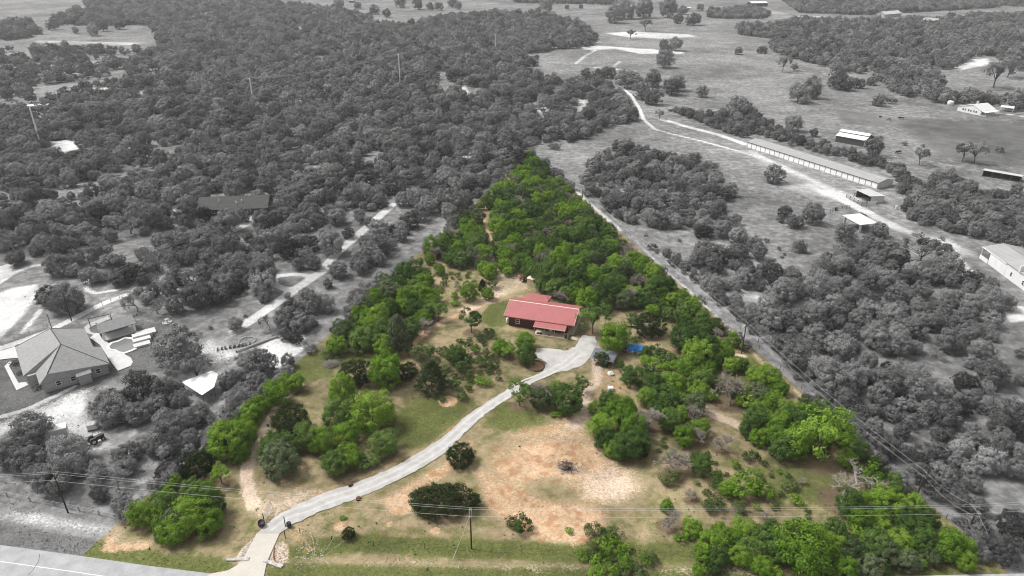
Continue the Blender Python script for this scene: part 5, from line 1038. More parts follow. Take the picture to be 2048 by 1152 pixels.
for (x_,y_,h_,lab) in ((528.5,1044,2.1,'dark gate post at the left of the drive entrance'),(571,1053,2.4,'dark gate post at the right of the drive entrance, next to the barrel'),(570.5,1075,1.5,'short dark fence post below the right gate post')):
    o = empty('gate_post', G(x_,y_), .2, lab, 'post'); mb = MB(); mb.tube([(0,0,-.3),(.03,0,h_)], .09, .08, 8); mb.build('shaft', M['pole_wood'], o); mb = MB(); mb.lathe([(.1,0),(.1,.05),(.02,.1)], 8, (.03,0,h_)); mb.build('cap', M['dark_metal'], o)
for (x_,y_,rz,lab) in ((548,1128,-.25,'pale concrete culvert end in the verge right of the apron'),(478,1119,.15,'pale concrete culvert end in the verge left of the apron')):
    o = empty('culvert', G(x_,y_), rz, lab, 'culvert'); mb = MB(); mb.slab([(-1.6,-.25,.34),(1.7,-.6,.16),(1.9,.15,.16),(-1.5,.3,.36)], .4); mb.build('headwall', M['stone'], o); mb = MB(); mb.tube([(-2.1,.1,.12),(-1.4,.05,.12)], .26, n=12); mb.build('pipe', M['galv'], o)
o = empty('pipe_run', G(549,1096), 0, 'rusty brown pipe lying on the gravel right of the apron', 'pipe'); mb = MB(); q = [G(549,1090),G(547,1104),G(549,1114),G(552,1119)]; mb.tube([(*(p-q[0]),.12) for p in q], .08, n=6); M['rust'] = simple('rust', (.16,.06,.03), .8, .3, 3); mb.build('tube', M['rust'], o); mb = MB(); mb.tube([(0,0,.12),(0,.12,.12)], .1, n=8); mb.build('cap', M['dark_metal'], o)
for (x_,y_,lab) in ((701,970,'dark drain culvert mouth on the upper side of the drive by the green shrubs'),(717,998,'dark rock lump at the lower edge of the drive')):
    o = empty('drain', G(x_,y_), .5, lab, 'drain'); mb = MB(); mb.lathe([(.55,-.1),(.5,.35),(.3,.5),(.1,.52)], 9); mb.build('mound', M['rust'], o); mb = MB(); mb.tube([(-.2,-.55,.2),(-.2,.1,.2)], .3, n=10); mb.build('pipe', M['black'], o)
# front fence: wooden posts and thin wires
fence_run('wire_fence', [(600,1066),(664,1082),(747,1090),(850,1096),(938,1101),(1150,1108),(1390,1111),(1560,1135),(1760,1137),(1975,1124)], 1.15, 3, 'sagging wire fence on wooden posts along the front of the lot', mat='pole_wood', step=9.0, rr=.012, pr=.05)
fence_run('wire_fence', [(-30,983),(60,1002),(158,1021),(240,1038)], 1.2, 3, 'wire fence with a pale top rail along the grey verge at lower left', mat='grey_metal', step=6.0, rr=.035, pr=.09)
fence_run('track_fence', [(1240,455),(1330,535),(1480,660),(1560,738),(1700,865),(1830,985),(1960,1095)], 1.2, 2, 'thin wire fence along the right boundary track', mat='grey_wood', step=9, rr=.015, pr=.06)
fence_run('pasture_fence', [(1545,229),(1640,223),(1712,214),(1790,206),(1840,198)], 1.3, 3, 'dark fence line crossing the upper right pasture', mat='grey_wood', step=6, rr=.04, pr=.09)
for i, (pts, lab) in enumerate((([(597,1066),(612,1085),(625,1105),(628,1120)], 'leftmost string of white pennants staked by the drive entrance'),([(622,1069),(628,1090),(630,1116)], 'second string of white pennants from the drive, running straight down the verge'),([(668,1078),(655,1100),(634,1118)], 'string of white pennants running from the dark fence post to the verge'),([(700,1076),(672,1098),(640,1122)], 'rightmost string of white pennants starting at the small round juniper'))):
    P = [G(*p) for p in pts]; o = empty('pennant_string', P[0], 0, lab, 'pennants', 'pennant strings'); mb = MB(); mb.tube([(*(p-P[0]),.45) for p in P], .012, n=4); mb.build('cord', M['white_paint'], o)
    fm = MB(); fm.add([(-.07,0,0),(.07,0,0),(0,.01,-.2),(-.07,.012,0),(.07,.012,0),(0,.022,-.2)], [(0,1,2),(5,4,3),(0,3,4,1),(1,4,5,2),(2,5,3,0)]); fme = fm.mesh('pennant', M['white_paint'])
    for a, b in zip(P[:-1], P[1:]):
        n = int(np.linalg.norm(b-a)/.8)
        for k in range(n): q = a+(b-a)*k/n-P[0]; f = put('pennant', fme, o, (q[0],q[1],.45)); f.rotation_euler = (rng.normal(0,.5),rng.normal(0,.4),rng.uniform(0,3))

# ------------------------------------------------------------------ things on the lot behind and beside the house
M['tarp_blue'] = simple('blue_tarp', (.02,.19,.52), .45, .15, .8); M['tarp_grey'] = simple('grey_tarp', (.15,.16,.18), .6, .12, .8); M['beige'] = simple('beige_siding', (.52,.43,.33), .7, .08); M['junk_wood'] = simple('weathered_boards', (.22,.14,.09), .9, .3, 2); M['quonset'] = simple('quonset_metal', (.30,.31,.35), .45, .12, .6); M['pale_tarp'] = simple('pale_tarp', (.48,.58,.52), .6, .12, 1); M['red_paint'] = simple('red_paint', (.35,.05,.04), .4, .15)
def arch(name, loc, rz, w, L, h, mat, label, cat, legs=False):
    o = empty(name, loc, rz, label, cat); mb = MB(); n = 12; A_ = []
    for yy in (0, L):
        for sc_ in (1.0, .94):
            for i in range(n+1): a = math.pi*i/n; A_.append((-math.cos(a)*w/2*sc_, yy, max(0, math.sin(a))**.8*h*sc_ + (0 if not legs else .0)))
    k = n+1; f = []
    for i in range(n): f += [(i,i+1,2*k+i+1,2*k+i),(k+i+1,k+i,3*k+i,3*k+i+1),(i+1,i,k+i,k+i+1),(2*k+i,2*k+i+1,3*k+i+1,3*k+i)]
    mb.add(A_, f); mb.build('cover', M[mat], o); return o
q = arch('metal_culvert_shelter', G(1266,614), .12, 2.9, 3.6, 2.3, 'quonset', 'small arched grey metal shelter among trees behind the bright round tree', 'shelter'); land('the arched grey shelter', 1266, 606)
mb = MB(); mb.box(-1.3,1.3,3.4,3.5,-.1,1.5); mb.build('back_panel', M['dark_metal'], q)
for yy in (.6,1.5,2.4,3.2):
    mb = MB(); mb.tube([(-math.cos(math.pi*i/10)*1.47, yy, max(0,math.sin(math.pi*i/10))**.8*2.33) for i in range(11)], .035, n=4); mb.build('rib', M['quonset'], q)
A = G(1270,708); o = empty('tarp_shelter', A, -.25, 'lumpy bright blue tarp thrown over a boat-like frame beside junk boards', 'tarp'); land('the blue tarp', 1270, 702)
nx, ny = 13, 9; mb = MB(); vv = []
for j in range(ny):
    for i in range(nx):
        x_ = (i/(nx-1)-.5)*4.6; y_ = j/(ny-1)*3.2; h_ = (1.85+.25*math.sin(i*1.3)+.12*rng.normal())*(math.sin(math.pi*min(1,(j+.9)/(ny+.6))))**.6*(1-.25*abs(x_/2.3)**3); vv.append((x_+.08*rng.normal(), y_, max(.15, h_)))
mb.add(vv, [(j*nx+i, j*nx+i+1, (j+1)*nx+i+1, (j+1)*nx+i) for j in range(ny-1) for i in range(nx-1)]); tm = mb.build('tarp', M['tarp_blue'], o, True); sm = tm.modifiers.new('thick', 'SOLIDIFY'); sm.thickness = .04
for a in (-2.1,-.7,.7,2.1): mb = MB(); mb.tube([(a,-.05,-.1),(a,.15,1.2)], .05); mb.build('frame_post', M['white_paint'], o)
mb = MB(); mb.tube([(-2.1,-.05,.7),(2.1,-.05,.75)], .05); mb.tube([(-2.1,0,.3),(2.1,0,.3)], .05); mb.build('frame_rail', M['white_paint'], o)
A = G(1252,700); o = empty('scrap_pile', A, .5, 'pile of brown boards and scrap leaning beside the blue tarp', 'scrap pile')
for i in range(16): mb = MB(); L_ = rng.uniform(1,2.6); a = rng.uniform(0,6.28); c_ = rng.normal(0,.7,2); mb.tube([(c_[0]-math.cos(a)*L_/2, c_[1]-math.sin(a)*L_/2, rng.uniform(.05,.5)),(c_[0]+math.cos(a)*L_/2, c_[1]+math.sin(a)*L_/2, rng.uniform(.1,1.1))], rng.uniform(.06,.16), n=4); mb.build('board', M[['junk_wood','rust','grey_wood'][i % 3]], o)
mb = MB(); mb.slab([(-.9,.6,1.7),(.8,.4,1.5),(1.0,2.0,1.7),(-.7,2.2,1.9)], .08); mb.build('brown_sheet', M['mulch'], o)
A = G(1207,722); o = empty('tarp_cover', A, -.35, 'flat grey tarp canopy at the end of the gravel turnaround, behind a small pale tree', 'tarp'); land('the grey tarp canopy', 1207, 716)
nx, ny = 9, 9; mb = MB(); vv = [((i/(nx-1)-.5)*6.4, (j/(ny-1)-.5)*5.6, 1.9-.35*math.sin(math.pi*i/(nx-1))*math.sin(math.pi*j/(ny-1))+.04*rng.normal()) for j in range(ny) for i in range(nx)]
mb.add(vv, [(j*nx+i, j*nx+i+1, (j+1)*nx+i+1, (j+1)*nx+i) for j in range(ny-1) for i in range(nx-1)]); tm = mb.build('tarp', M['tarp_grey'], o, True); sm = tm.modifiers.new('thick', 'SOLIDIFY'); sm.thickness = .03
for a in (-3.1,3.1):
    for b in (-2.7,2.7): mb = MB(); mb.tube([(a,b,-.1),(a,b,1.9)], .05); mb.build('post', M['grey_metal'], o)
A, ang, L = frame_((1054.5,570), (1074,575)); o = empty('garden_shed', A, ang, 'beige flat-fronted shed half hidden by a tree behind the red house', 'shed'); land('the beige shed', 1062, 566)
mb = MB(); mb.box(0,L,0,3.4,-.2,2.4); mb.build('wall', M['beige'], o); mb = MB(); mb.slab([(-.2,-.2,2.5),(L+.2,-.2,2.5),(L+.2,3.6,2.75),(-.2,3.6,2.75)], .1); mb.build('roof', M['cream_trim'], o); mb = MB(); mb.box(.3,1.2,-.05,.01,0,2.0); mb.build('door', M['beige'], o); mb = MB(); mb.box(-.05,.06,-.06,3.4,-.1,2.38); mb.box(L-.06,L+.05,-.06,3.4,-.1,2.38); mb.build('corner_trim', M['cream_trim'], o)
def wheel(parent, x, y, r, w):
    mb = MB(); mb.tube([(x,y-w/2,r),(x,y+w/2,r)], r, n=14); wo_ = mb.build('wheel', M['black'], parent); mb = MB(); mb.tube([(x,y-w/2-.02,r),(x,y+w/2+.02,r)], r*.5, n=10); mb.build('rim', M['light_metal'], wo_)
def tractor(loc, rz, label, body, s=1.0):
    o = empty('tractor', loc, rz, label, 'tractor'); o.scale = (s,s,s)
    mb = MB(); mb.box(.1,1.5,-.32,.32,.65,1.25); mb.box(1.5,1.56,-.28,.28,.7,1.2); mb.build('hood', M[body], o); mb = MB(); mb.box(-1.0,1.3,-.22,.22,.4,.64); mb.build('chassis', M['dark_metal'], o)
    mb = MB(); mb.box(-.75,-.25,-.25,.25,.85,.95); mb.box(-.82,-.75,-.25,.25,.96,1.35); mb.build('seat', M['black'], o); mb = MB(); mb.tube([(.0,0,1.0),(-.1,0,1.35)], .025); mb.lathe([(.2,0),(.2,.03)], 12, (-.1,0,1.34)); mb.build('steering_wheel', M['black'], o)
    for sg in (-1,1): wheel(o, -.6, sg*.62, .68, .36); wheel(o, 1.15, sg*.5, .4, .22); mb = MB(); mb.box(-1.1,0,sg*.62-.2,sg*.62+.2,1.4,1.45); mb.build('fender', M[body], o)
    mb = MB(); mb.tube([(.9,.15,1.25),(.9,.15,1.8)], .04); mb.build('exhaust', M['dark_metal'], o)
    return o
tractor(G(1046,562), 2.2, 'small red and black tractor parked left of the beige shed', 'red_paint'); tractor(G(193,884), .9, 'dark grey tractor by the trees in the lower left yard', 'dark_wall', 1.15)
A = G(1265,652); o = empty('flat_trailer', A, .1, 'dark flat trailer with a pale sheet on it beyond the bright round tree', 'trailer'); mb = MB(); mb.box(-4.2,-.6,-1,1,.5,.62); mb.build('deck', M['junk_wood'], o); mb = MB(); mb.slab([(-.4,-1.2,.9),(2.2,-1.4,.7),(2.5,.5,.9),(-.1,.8,1.1)], .12); mb.build('pale_sheet', M['pale_tarp'], o)
for sg in (-1,1): wheel(o, -2.6, sg*1.1, .33, .2)
mb = MB(); mb.tube([(-.6,0,.5),(1.0,0,.45)], .05); mb.build('drawbar', M['dark_metal'], o)
for k in range(4): mb = MB(); mb.box(-4.0+k*.9,-3.9+k*.9,.95,1.02,.62,1.2); mb.build('stake', M['dark_metal'], o)
for (x_,y_,rz,lab,m_) in ((1221,749,.3,'lumpy white sack on the ground below the grey tarp','white_paint'),(1301,739,.6,'white bundle of sheeting right of the blue tarp','white_paint'),(1324,738,.2,'pale grey heap of sheeting right of the white bundle','pale_stone')):
    o = empty('sheet_bundle', G(x_,y_), rz, lab, 'bundle'); mb = MB(); mb.lathe([(.75,-.05),(.8,.3),(.55,.65),(.2,.75)], 9); me_ = mb.build('wrap', M[m_], o); 
    for v in me_.data.vertices: v.co += type(v.co)(tuple(rng.normal(0,.1,3)))
    mb = MB(); mb.tube([(-.8,0,.25),(0,-.1,.8),(.8,0,.25)], .03, n=4); mb.build('cord', M['dark_metal'], o)
o = empty('chest_freezer', G(1221,780), .1, 'square white chest lying on the dirt track right of the drive', 'chest'); mb = MB(); mb.box(-.6,.6,-.5,.5,-.05,.75); mb.build('body', M['white_paint'], o); mb = MB(); mb.box(-.63,.63,-.53,.53,.755,.85); mb.build('lid', M['white_metal'], o)
def pile(name, px, label, cat, n, spread, Lr, rr, mats, hmax, z_sd=.25):
    o = empty(name, G(*px), 0, label, cat)
    for m_ in mats:
        mb = MB()
        for i in range(n//len(mats)):
            r_ = abs(rng.normal(0,spread)); a = rng.uniform(0,6.28); c_ = np.array([math.cos(a)*r_, math.sin(a)*r_*.8]); zc = max(.05, hmax*(1-r_/spread/2)+rng.normal(0,z_sd)); th = rng.uniform(0,6.28); L_ = rng.uniform(*Lr); e_ = rng.normal(0,.3)
            mb.tube([(c_[0]-math.cos(th)*L_/2,c_[1]-math.sin(th)*L_/2,zc-e_*.5),(c_[0]+rng.normal(0,.1),c_[1]+rng.normal(0,.1),zc+.08),(c_[0]+math.cos(th)*L_/2,c_[1]+math.sin(th)*L_/2,max(.02,zc+e_*.5))], rng.uniform(*rr), .015, 5)
        s_ = mb.build(mats[m_], M[m_], o); s_['kind'] = 'stuff'
M['char'] = simple('charred_wood', (.022,.02,.019), .9, .4, 3); M['ashes'] = simple('ash_grey', (.26,.24,.23), .95, .3, 4)
pile('burn_pile', (1134,935), 'charred burn pile of black logs and grey ash on the orange clearing', 'burn pile', 130, 1.7, (.3,1.5), (.025,.09), {'char':'charred_logs','rust':'scorched_sticks','junk_wood':'brown_branches'}, .25); land('the burn pile', 1134, 935)
pile('brush_pile', (664,730), 'tangled heap of grey cut branches at the left edge of the lot', 'brush pile', 260, 1.5, (1,2.6), (.02,.06), {'twigs':'cut_branches','dead':'pale_branches'}, .8); land('the brush pile', 664, 728)
pile('brush_pile', (993,579), 'low scatter of dead branches on the dirt left of the red house', 'brush pile', 50, 1.2, (.7,1.8), (.02,.06), {'twigs':'cut_branches'}, .3)
for (x_,y_,rz,lab) in ((1330,790,.5,'fallen grey log among the trees below the blue tarp'),(1083,587,.8,'pale fallen log behind the red house'),(1060,640,.2,'')):
    if not lab: continue
    o = empty('fallen_log', G(x_,y_), rz, lab, 'log'); mb = MB(); mb.tube([(-2.6,0,.25),(0,.1,.35),(2.6,0,.2)], .2, .1, 7); mb.build('trunk', M['dead'], o); mb = MB(); mb.tube([(.4,.1,.3),(1.3,.8,.9)], .07, .03, 5); mb.build('branch_stub', M['dead'], o)
# ------------------------------------------------------------------ lower left yard
A = G(187,857); o = empty('ribbed_crate', A, .38, 'tilted pale ribbed metal crate on the bare yard at lower left', 'crate'); mb = MB(); mb.box(-1.0,1.0,-.9,.9,.15,1.5); mb.build('body', M['light_metal'], o)
for k in range(5): mb = MB(); mb.box(-1.04,1.04,-.8+k*.4-.05,-.8+k*.4+.05,1.5,1.57); mb.build('rib', M['light_metal'], o)
mb = MB(); mb.box(-1.05,1.05,-.95,-.9,.0,.3); mb.build('skid', M['dark_metal'], o)
A = G(112,878); o = empty('box_trailer', A, .5, 'white box trailer parked under the spreading oak in the lower left yard', 'trailer'); mb = MB(); mb.box(-2.6,2.6,-1.2,1.2,.55,2.9); mb.build('body', M['white_paint'], o); mb = MB(); mb.box(-2.65,2.65,-1.23,1.23,2.9,2.98); mb.build('roof', M['white_metal'], o)
for sg in (-1,1): wheel(o, -.3, sg*1.1, .36, .22)
mb = MB(); mb.box(2.601,2.64,-.9,.9,.7,2.7); mb.build('rear_door', M['light_metal'], o); mb = MB(); mb.tube([(-2.6,0,.6),(-4,0,.55)], .06); mb.build('drawbar', M['dark_metal'], o)
def car(loc, rz, label, paint):
    o = empty('parked_car', loc, rz, label, 'car'); pr = [(-2.2,.35),(-2.2,.85),(-1.5,.95),(-.9,1.42),(.5,1.45),(1.2,.95),(2.1,.82),(2.2,.4)]; mb = MB(); n = len(pr)
    mb.add([(x_,-.85,z_) for x_,z_ in pr]+[(x_,.85,z_) for x_,z_ in pr], [tuple(range(n)), tuple(range(2*n-1,n-1,-1))]+[((i+1)%n,i,n+i,n+(i+1)%n) for i in range(n)]); mb.build('body', M[paint], o)
    for pts_ in ([(-1.44,1.0),(-.93,1.37)],[(.55,1.4),(1.12,1.0)]):
        (xa,za),(xb,zb_) = pts_; mb = MB(); dx_ = -.03 if xa < 0 else .03; mb.add([(xa+dx_,-.7,za+.02),(xb+dx_,-.62,zb_+.02),(xb+dx_,.62,zb_+.02),(xa+dx_,.7,za+.02)], [(0,1,2,3),(3,2,1,0)][:1]); w_ = mb.build('windscreen', M['glass'], o); sm = w_.modifiers.new('thick','SOLIDIFY'); sm.thickness = .02
    for sg in (-1,1):
        mb = MB(); mb.box(-.85,.5,sg*.853-.01,sg*.853+.01,1.0,1.36); mb.build('side_window', M['glass'], o); mb = MB(); mb.box(2.16,2.21,sg*.6-.15,sg*.6+.15,.6,.74); mb.build('headlight', M['white_paint'], o)
        wheel(o, -1.35, sg*.8, .32, .2); wheel(o, 1.35, sg*.8, .32, .2)
car(G(75,895), .8, 'pale car mostly hidden under the leftmost yard oak', 'light_metal'); car(G(124,888), .15, 'dark car poking out below the white box trailer', 'dark_wall')
for (x_,y_,r_,lab) in ((302,811,.8,'round pale stock tank lying under the yard oaks'),(308,788,.55,'smaller round pale drum beyond the stock tank')):
    o = empty('stock_tank', G(x_,y_), 0, lab, 'tank'); mb = MB(); mb.lathe([(r_*.96,-.1),(r_,.1),(r_,.6),(r_*.94,.6),(r_*.92,.2)], 18); mb.build('body', M['light_metal'], o); mb = MB(); mb.lathe([(r_*1.03,.58),(r_*1.05,.62),(r_*.93,.64)], 18); mb.build('rim', M['galv'], o)
o = empty('mower', G(249,843), .4, 'small dark ride-on mower on the shaded grass of the lower left yard', 'mower'); mb = MB(); mb.box(-.2,.75,-.3,.3,.4,.8); mb.build('hood', M['dark_wall'], o); mb = MB(); mb.box(-.7,-.3,-.25,.25,.6,.7); mb.box(-.75,-.7,-.25,.25,.7,1.0); mb.build('seat', M['black'], o); mb = MB(); mb.box(-.5,.4,-.55,.55,.12,.3); mb.build('deck', M['light_metal'], o)
for sg in (-1,1): wheel(o, -.55, sg*.42, .27, .2); wheel(o, .6, sg*.4, .19, .14)
# patio clutter beside the house
for i, (x_,y_) in enumerate(((182,757),(192,752),(200,749),(207,747),(214,742))):
    o = empty('planter', G(x_,y_), 0, ['dark round planter nearest the house bay','pale planter beside the dark one along the house wall','middle planter along the right wall of the hip-roofed house','fourth planter along the house wall toward the patio','planter at the patio corner of the hip-roofed house'][i], 'planter', 'planters along the house wall'); mb = MB(); mb.lathe([(.3,-.05),(.45,.5),(.48,.6),(.4,.55)], 12); mb.build('pot', M['dark_wall' if i == 0 else 'pale_stone'], o); m_, _c = make_crown('plant', M['scrub'], .6, .8, .4, 6, .25, 14, .1); put('plant', m_, o)
# ------------------------------------------------------------------ grazing animals far right
def cow(px, rz, label, mat='black'):
    o = empty('cow', G(*px), rz, label, 'cow', 'grazing cattle')
    me = bpy.data.meshes.new('body'); J = {'hip':(-.7,0,1.05,.34),'mid':(0,0,1.02,.4),'sh':(.65,0,1.05,.36),'nk':(1.0,0,.95,.2),'hd':(1.3,0,.55,.15),'mz':(1.45,0,.3,.1),'tl':(-1.05,0,1.0,.05),'te':(-1.1,0,.4,.03)}
    for sd, s_ in (('l',.2),('r',-.2)): J.update({'f1'+sd:(.62,s_,.6,.11),'f2'+sd:(.58,s_,.32,.07),'f3'+sd:(.62,s_,.03,.07),'b1'+sd:(-.72,s_,.68,.14),'b2'+sd:(-.85,s_,.36,.07),'b3'+sd:(-.78,s_,.03,.07)})
    K = list(J); E_ = [('hip','mid'),('mid','sh'),('sh','nk'),('nk','hd'),('hd','mz'),('hip','tl'),('tl','te')]+[e for s_ in 'lr' for e in (('sh','f1'+s_),('f1'+s_,'f2'+s_),('f2'+s_,'f3'+s_),('hip','b1'+s_),('b1'+s_,'b2'+s_),('b2'+s_,'b3'+s_))]
    me.from_pydata([J[k][:3] for k in K], [(K.index(a),K.index(b)) for a,b in E_], []); b = put('body', me, o); sk = b.modifiers.new('skin','SKIN'); me.materials.append(M[mat])
    lay = me.skin_vertices[0] if me.skin_vertices else None
    if lay:
        for i, k in enumerate(K): lay.data[i].radius = (J[k][3],)*2
        lay.data[1].use_root = True
    b.modifiers.new('sub','SUBSURF').levels = 1
    for sg in (-1,1): mb = MB(); mb.tube([(1.12,sg*.12,.78),(1.1,sg*.32,.8)], .06, .02, 5); mb.build('ear', M[mat], o)
for (p, rz, lab) in (((1760,236),.2,'dark cow grazing alone, leftmost in the upper pasture'),((1778,241),2.9,'dark cow grazing in the middle of the upper pasture'),((1799,238),-.2,'largest dark cow in the upper pasture, right of the others'),((1804,238.5),2.6,'dark cow standing against the largest one'),((1793,307),.4,'dark cow by the small trees right of the white-roofed barn'),((1798,306),3.0,'second dark cow by the small trees near the barn')): cow(p, rz, lab)
for (x_,y_,lab,m_) in ((1671,421,'dark feed bin by the small gate on the ranch road','dark_wall'),(1792,418,'white barrel at the wood edge right of the stock shelter','white_paint')): bin_(G(x_,y_), lab, 1.5, m_, 'feed_bin')
fence_run('yard_gate', [(1660,425),(1675,420),(1693,417),(1699,416)], 1.4, 3, 'small dark gate and rails at the bend of the ranch road', 'gate', rr=.04, step=2)
o = empty('raised_bed', G(1819,511), .3, 'square timber-edged bed on the grass below the ranch road', 'raised bed'); 
for k in range(4):
    a = k*math.pi/2; mb = MB(); c_, s_ = math.cos(a), math.sin(a); mb.tube([(c_*3-s_*-3, s_*3+c_*-3, .1),(c_*3-s_*3, s_*3+c_*3, .1)], .16, n=4); mb.build('edge_board', M['pale_stone'], o)
o = empty('round_border', G(494,682), 0, 'ring of pale stones around a small bed on the bare ground', 'stone ring')
for k in range(18): a = k*math.pi/9; mb = MB(); mb.lathe([(.3,-.1),(.28,.2),(.1,.3)], 6, (2.2*math.cos(a),2.2*math.sin(a),0)); mb.build('stone', M['pale_stone'], o)
o = empty('log_row', G(470,694), .35, 'row of dark stacked logs on the bare pale ground left of the lot', 'log row')
for k in range(9): mb = MB(); mb.tube([(-4.5+k*1.05,-.5,.25),(-4.4+k*1.05+rng.normal(0,.2),.5,.3)], rng.uniform(.2,.35), n=7); mb.build('log', M['dark_wall'], o)
o = empty('earth_bank', G(512,690), .75, 'straight dark low bank or pipe on the pale ground near the lot corner', 'pipe'); mb = MB(); mb.tube([(-5.5,0,.2),(0,0,.3),(6.5,0,.2)], .35, n=8); mb.build('tube', M['grey_metal'], o); mb = MB(); mb.tube([(-5.6,0,.2),(-5.5,0,.2)], .4, n=8); mb.build('flange', M['dark_metal'], o)
# ------------------------------------------------------------------ trees: the largest as individuals, the rest as stuff
KIND_OBJ = {}
for k in PROTO:
    KIND_OBJ[k] = ('juniper_tree','juniper') if k in ('juniper','cone','bush','silverjuniper') else ('bare_tree','bare tree') if k in ('bare','dead') else ('shrub','shrub') if 'shrub' in k else ('oak_tree','tree')
boxes = [(LAND['the red-roofed house'], 0)]
for t in TREES:
    t['cls'] = KIND_OBJ[t['kind']]; px, py = PJ(t['x'], t['y'], ZC[t['kind']]*t['r']/NOM[t['kind']]); t['px'], t['py'] = float(px), float(py); t['w'] = 2*t['r']*float(ppm(t['x'], t['y'], 2))
    t['seen'] = -t['w']*.4 < px < 2048+t['w']*.4 and -t['w']*.4 < py < 1152+t['w']*.4
    t['pi'] = int(rng.integers(len(PROTO[t['kind']]))); t['s'] = t['r']/NOM[t['kind']]; t['rz'] = float(rng.uniform(0,6.283)); t['sz'] = t['s']*float(rng.uniform(.88,1.18)); t['lot'] = bool(in_lot(t['x'], t['y'], 0)) and t['y'] < 360
TREES = [t for t in TREES if t['seen'] or (abs(t['px']-1024) < 1500 and -60 < t['py'] < 1300)]
ind = []
for cls in ('oak_tree','juniper_tree','bare_tree','shrub'):
    L_ = sorted([t for t in TREES if t['cls'][0] == cls and t['seen']], key=lambda t: -t['w']); cap = 290; ch = L_[:cap]
    need = {(t['kind'], t['pi']) for t in TREES if t['cls'][0] == cls} - {(t['kind'], t['pi']) for t in ch}
    for t in L_[cap:]:
        if (t['kind'], t['pi']) in need: ch.append(t); need.discard((t['kind'], t['pi']))
    ind += ch
ids = {id(t) for t in ind}; rest = [t for t in TREES if id(t) not in ids]
PO = {}
for t in ind:
    t['o'] = e = empty(t['cls'][0], (t['x'], t['y'], -.05), t['rz'], None, t['cls'][1]); e.scale = (t['s'], t['s']*(.6 if t['kind'] == 'bush' else 1), t['sz'])
    if t['kind'] == 'bush': e.rotation_euler = (0, 0, 0)
    cm, tm_ = PROTO[t['kind']][t['pi']]; parts = []
    isshrub = t['cls'][0] == 'shrub'
    if tm_: parts.append(put('stem' if isshrub else 'trunk', tm_, e))
    if cm: parts.append(put('foliage' if isshrub else 'crown', cm, e))
    PO.setdefault((t['kind'], t['pi']), parts)
def forest(name, L_, label=None):
    me = bpy.data.meshes.new(name); n = len(L_); me.vertices.add(n); me.vertices.foreach_set('co', np.array([(t['x'], t['y'], -.05) for t in L_], np.float32).ravel())
    combos = sorted({(t['kind'], t['pi']) for t in L_ if (t['kind'], t['pi']) in PO}); cid = {c: i for i, c in enumerate(combos)}
    for nm, typ, dat in (('which','INT',[cid.get((t['kind'],t['pi']), 0) for t in L_]), ('turn','FLOAT',[t['rz'] for t in L_]), ('size','FLOAT',[t['s'] for t in L_]), ('tall','FLOAT',[t['sz'] for t in L_])):
        a = me.attributes.new(nm, typ, 'POINT'); a.data.foreach_set('value', np.array(dat, np.int32 if typ == 'INT' else np.float32))
    me.update(); o = put(name, me); o['kind'] = 'stuff'
    ng = bpy.data.node_groups.new(name, 'GeometryNodeTree'); ng.interface.new_socket('Geometry', in_out='INPUT', socket_type='NodeSocketGeometry'); ng.interface.new_socket('Geometry', in_out='OUTPUT', socket_type='NodeSocketGeometry')
    N = ng.nodes; lk = ng.links.new; gi = N.new('NodeGroupInput'); go = N.new('NodeGroupOutput'); jg = N.new('GeometryNodeJoinGeometry')
    def at(nm, typ): q = N.new('GeometryNodeInputNamedAttribute'); q.data_type = typ; q.inputs[0].default_value = nm; return q.outputs[0]
    rot = N.new('ShaderNodeCombineXYZ'); lk(at('turn','FLOAT'), rot.inputs[2]); sc_ = N.new('ShaderNodeCombineXYZ'); sz = at('size','FLOAT'); lk(sz, sc_.inputs[0]); lk(sz, sc_.inputs[1]); lk(at('tall','FLOAT'), sc_.inputs[2]); wh_ = at('which','INT')
    for c in combos:
        cmp_ = N.new('FunctionNodeCompare'); cmp_.data_type = 'INT'; cmp_.operation = 'EQUAL'; lk(wh_, cmp_.inputs[2]); cmp_.inputs[3].default_value = cid[c]
        for p in PO[c]:
            oi = N.new('GeometryNodeObjectInfo'); oi.transform_space = 'ORIGINAL'; oi.inputs[0].default_value = p; oi.inputs[1].default_value = True
            ip = N.new('GeometryNodeInstanceOnPoints'); lk(gi.outputs[0], ip.inputs['Points']); lk(cmp_.outputs[0], ip.inputs['Selection']); lk(oi.outputs['Geometry'], ip.inputs['Instance']); lk(rot.outputs[0], ip.inputs['Rotation']); lk(sc_.outputs[0], ip.inputs['Scale']); lk(ip.outputs[0], jg.inputs[0])
    lk(jg.outputs[0], go.inputs[0]); md = o.modifiers.new('scatter', 'NODES'); md.node_group = ng
forest('woodland', [t for t in rest if t['cls'][0] != 'shrub']); forest('scrub', [t for t in rest if t['cls'][0] == 'shrub'])
print('trees', len(TREES), 'individual', len(ind), {c: sum(t['cls'][0] == c for t in ind) for c in ('oak_tree','juniper_tree','bare_tree','shrub')})

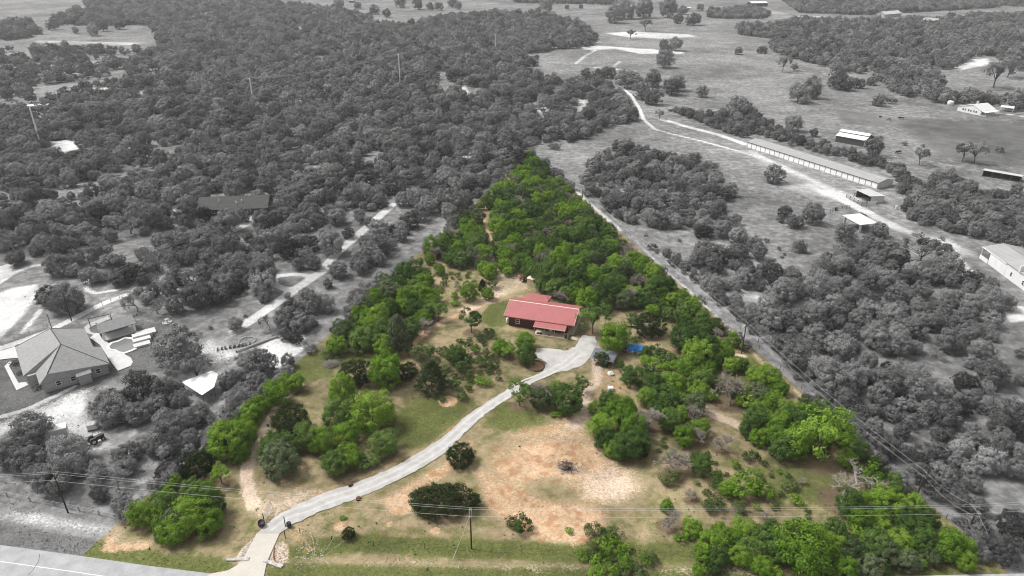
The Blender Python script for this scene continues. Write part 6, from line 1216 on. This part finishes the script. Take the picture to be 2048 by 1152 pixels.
# labels: colour and kind, then the nearest thing one can point to, the side of it, and the rank there
for nm, px, py in (('the drive entrance',540,1060),('the lone roadside pole',943,1090),('the leaning boundary pole',1827,1000),('the transformer pole',1483,700),('the tip of the lot',1061,320),('the corner pole',1937,1060),('the verge pole',136,1020),('the big round oak',355,690),('the loop in the pale track',575,560),
   ('the gravel turnaround',1140,715),('the bend of the gravel drive',800,940),('the pale track bend',1290,240),('the lone pasture tree',1329,115),('the square raised bed',1819,511),('the upper boundary pole',1165,395),('the dark log row',470,694),('the ribbed crate',187,857),('the fallen grey log',1330,790),('the left culvert',478,1119),('the white chest',1221,780),('the clearing pole',82,285),('the middle steel pole',507,200),('the narrow clearing pole',801,168)): land(nm, px, py)
ORD = ['nearest','second nearest','third nearest','fourth nearest','fifth nearest','sixth nearest','seventh nearest','eighth nearest','ninth nearest','tenth nearest','eleventh nearest','twelfth nearest','thirteenth nearest','fourteenth nearest','fifteenth nearest']
LOOK = dict(oak='dark leafy oak',bright='bright leafy oak',silver='pale silvery oak',far='distant round oak',farpale='distant pale oak',open='open-crowned oak',openbright='airy bright oak',tall='tall narrow oak',juniper='dark rounded juniper',cone='dark pointed juniper',bush='dark spreading juniper',silverjuniper='silvery pointed juniper',bare='leafless twiggy tree',dead='bleached dead tree',shrub='dull low shrub',greenshrub='bright low shrub',darkshrub='dark low shrub')
names_ = list(LAND); LP = np.array([LAND[n] for n in names_]); buckets = {}
for t in ind:
    col_ = 'green' if in_lot(t['x'], t['y'], 0) else 'grey'; size = '' if 28 <= t['w'] < 62 else ('large ' if t['w'] >= 62 else 'small ')
    d = np.hypot(LP[:,0]-t['x'], LP[:,1]-t['y']); k = int(d.argmin()); dx, dy = t['x']-LP[k,0], t['y']-LP[k,1]; a = math.degrees(math.atan2(dy, dx)) % 360
    side = ('right of','behind-right of','behind','behind-left of','left of','front-left of','in front of','front-right of')[int((a+22.5)//45) % 8]
    if t['kind'] in ('bare','dead'): col_ = '' if col_ == 'green' else 'grey'
    t['key'] = (f"{size}{col_} {LOOK[t['kind']]}".strip(), side, names_[k]); buckets.setdefault(t['key'], []).append((d[k], t))
for key, L_ in buckets.items():
    L_.sort(key=lambda q: q[0]); lk_, side, nm = key
    for i, (d_, t) in enumerate(L_):
        lab = f'{lk_} {side} {nm}'
        if len(L_) > 1:
            if i < 15: lab += f', {ORD[i]}'
            else: lab += ', farther off'; t['o']['group'] = f'{lk_}s {side} {nm}'
        t['o']['label'] = lab
        if 'group' not in t['o'].keys(): t['o']['group'] = {'oak_tree':'oak trees','juniper_tree':'junipers','bare_tree':'leafless trees','shrub':'shrubs'}[t['cls'][0]]

# ------------------------------------------------------------------ air
hz = MB(); hz.box(-1900, 1900, -40, 2300, -2.0, 105); hm = bpy.data.materials.new('haze'); hm.use_nodes = True; ht = hm.node_tree; ht.nodes.clear()
ho = ht.nodes.new('ShaderNodeOutputMaterial'); hv = ht.nodes.new('ShaderNodeVolumePrincipled'); hv.inputs['Density'].default_value = HAZE; hv.inputs['Color'].default_value = (.95,.96,.97,1); hv.inputs['Anisotropy'].default_value = .2
ht.links.new(hv.outputs[0], ho.inputs['Volume']); 
if HAZE > 0: tag(hz.build('haze', hm), kind='stuff')
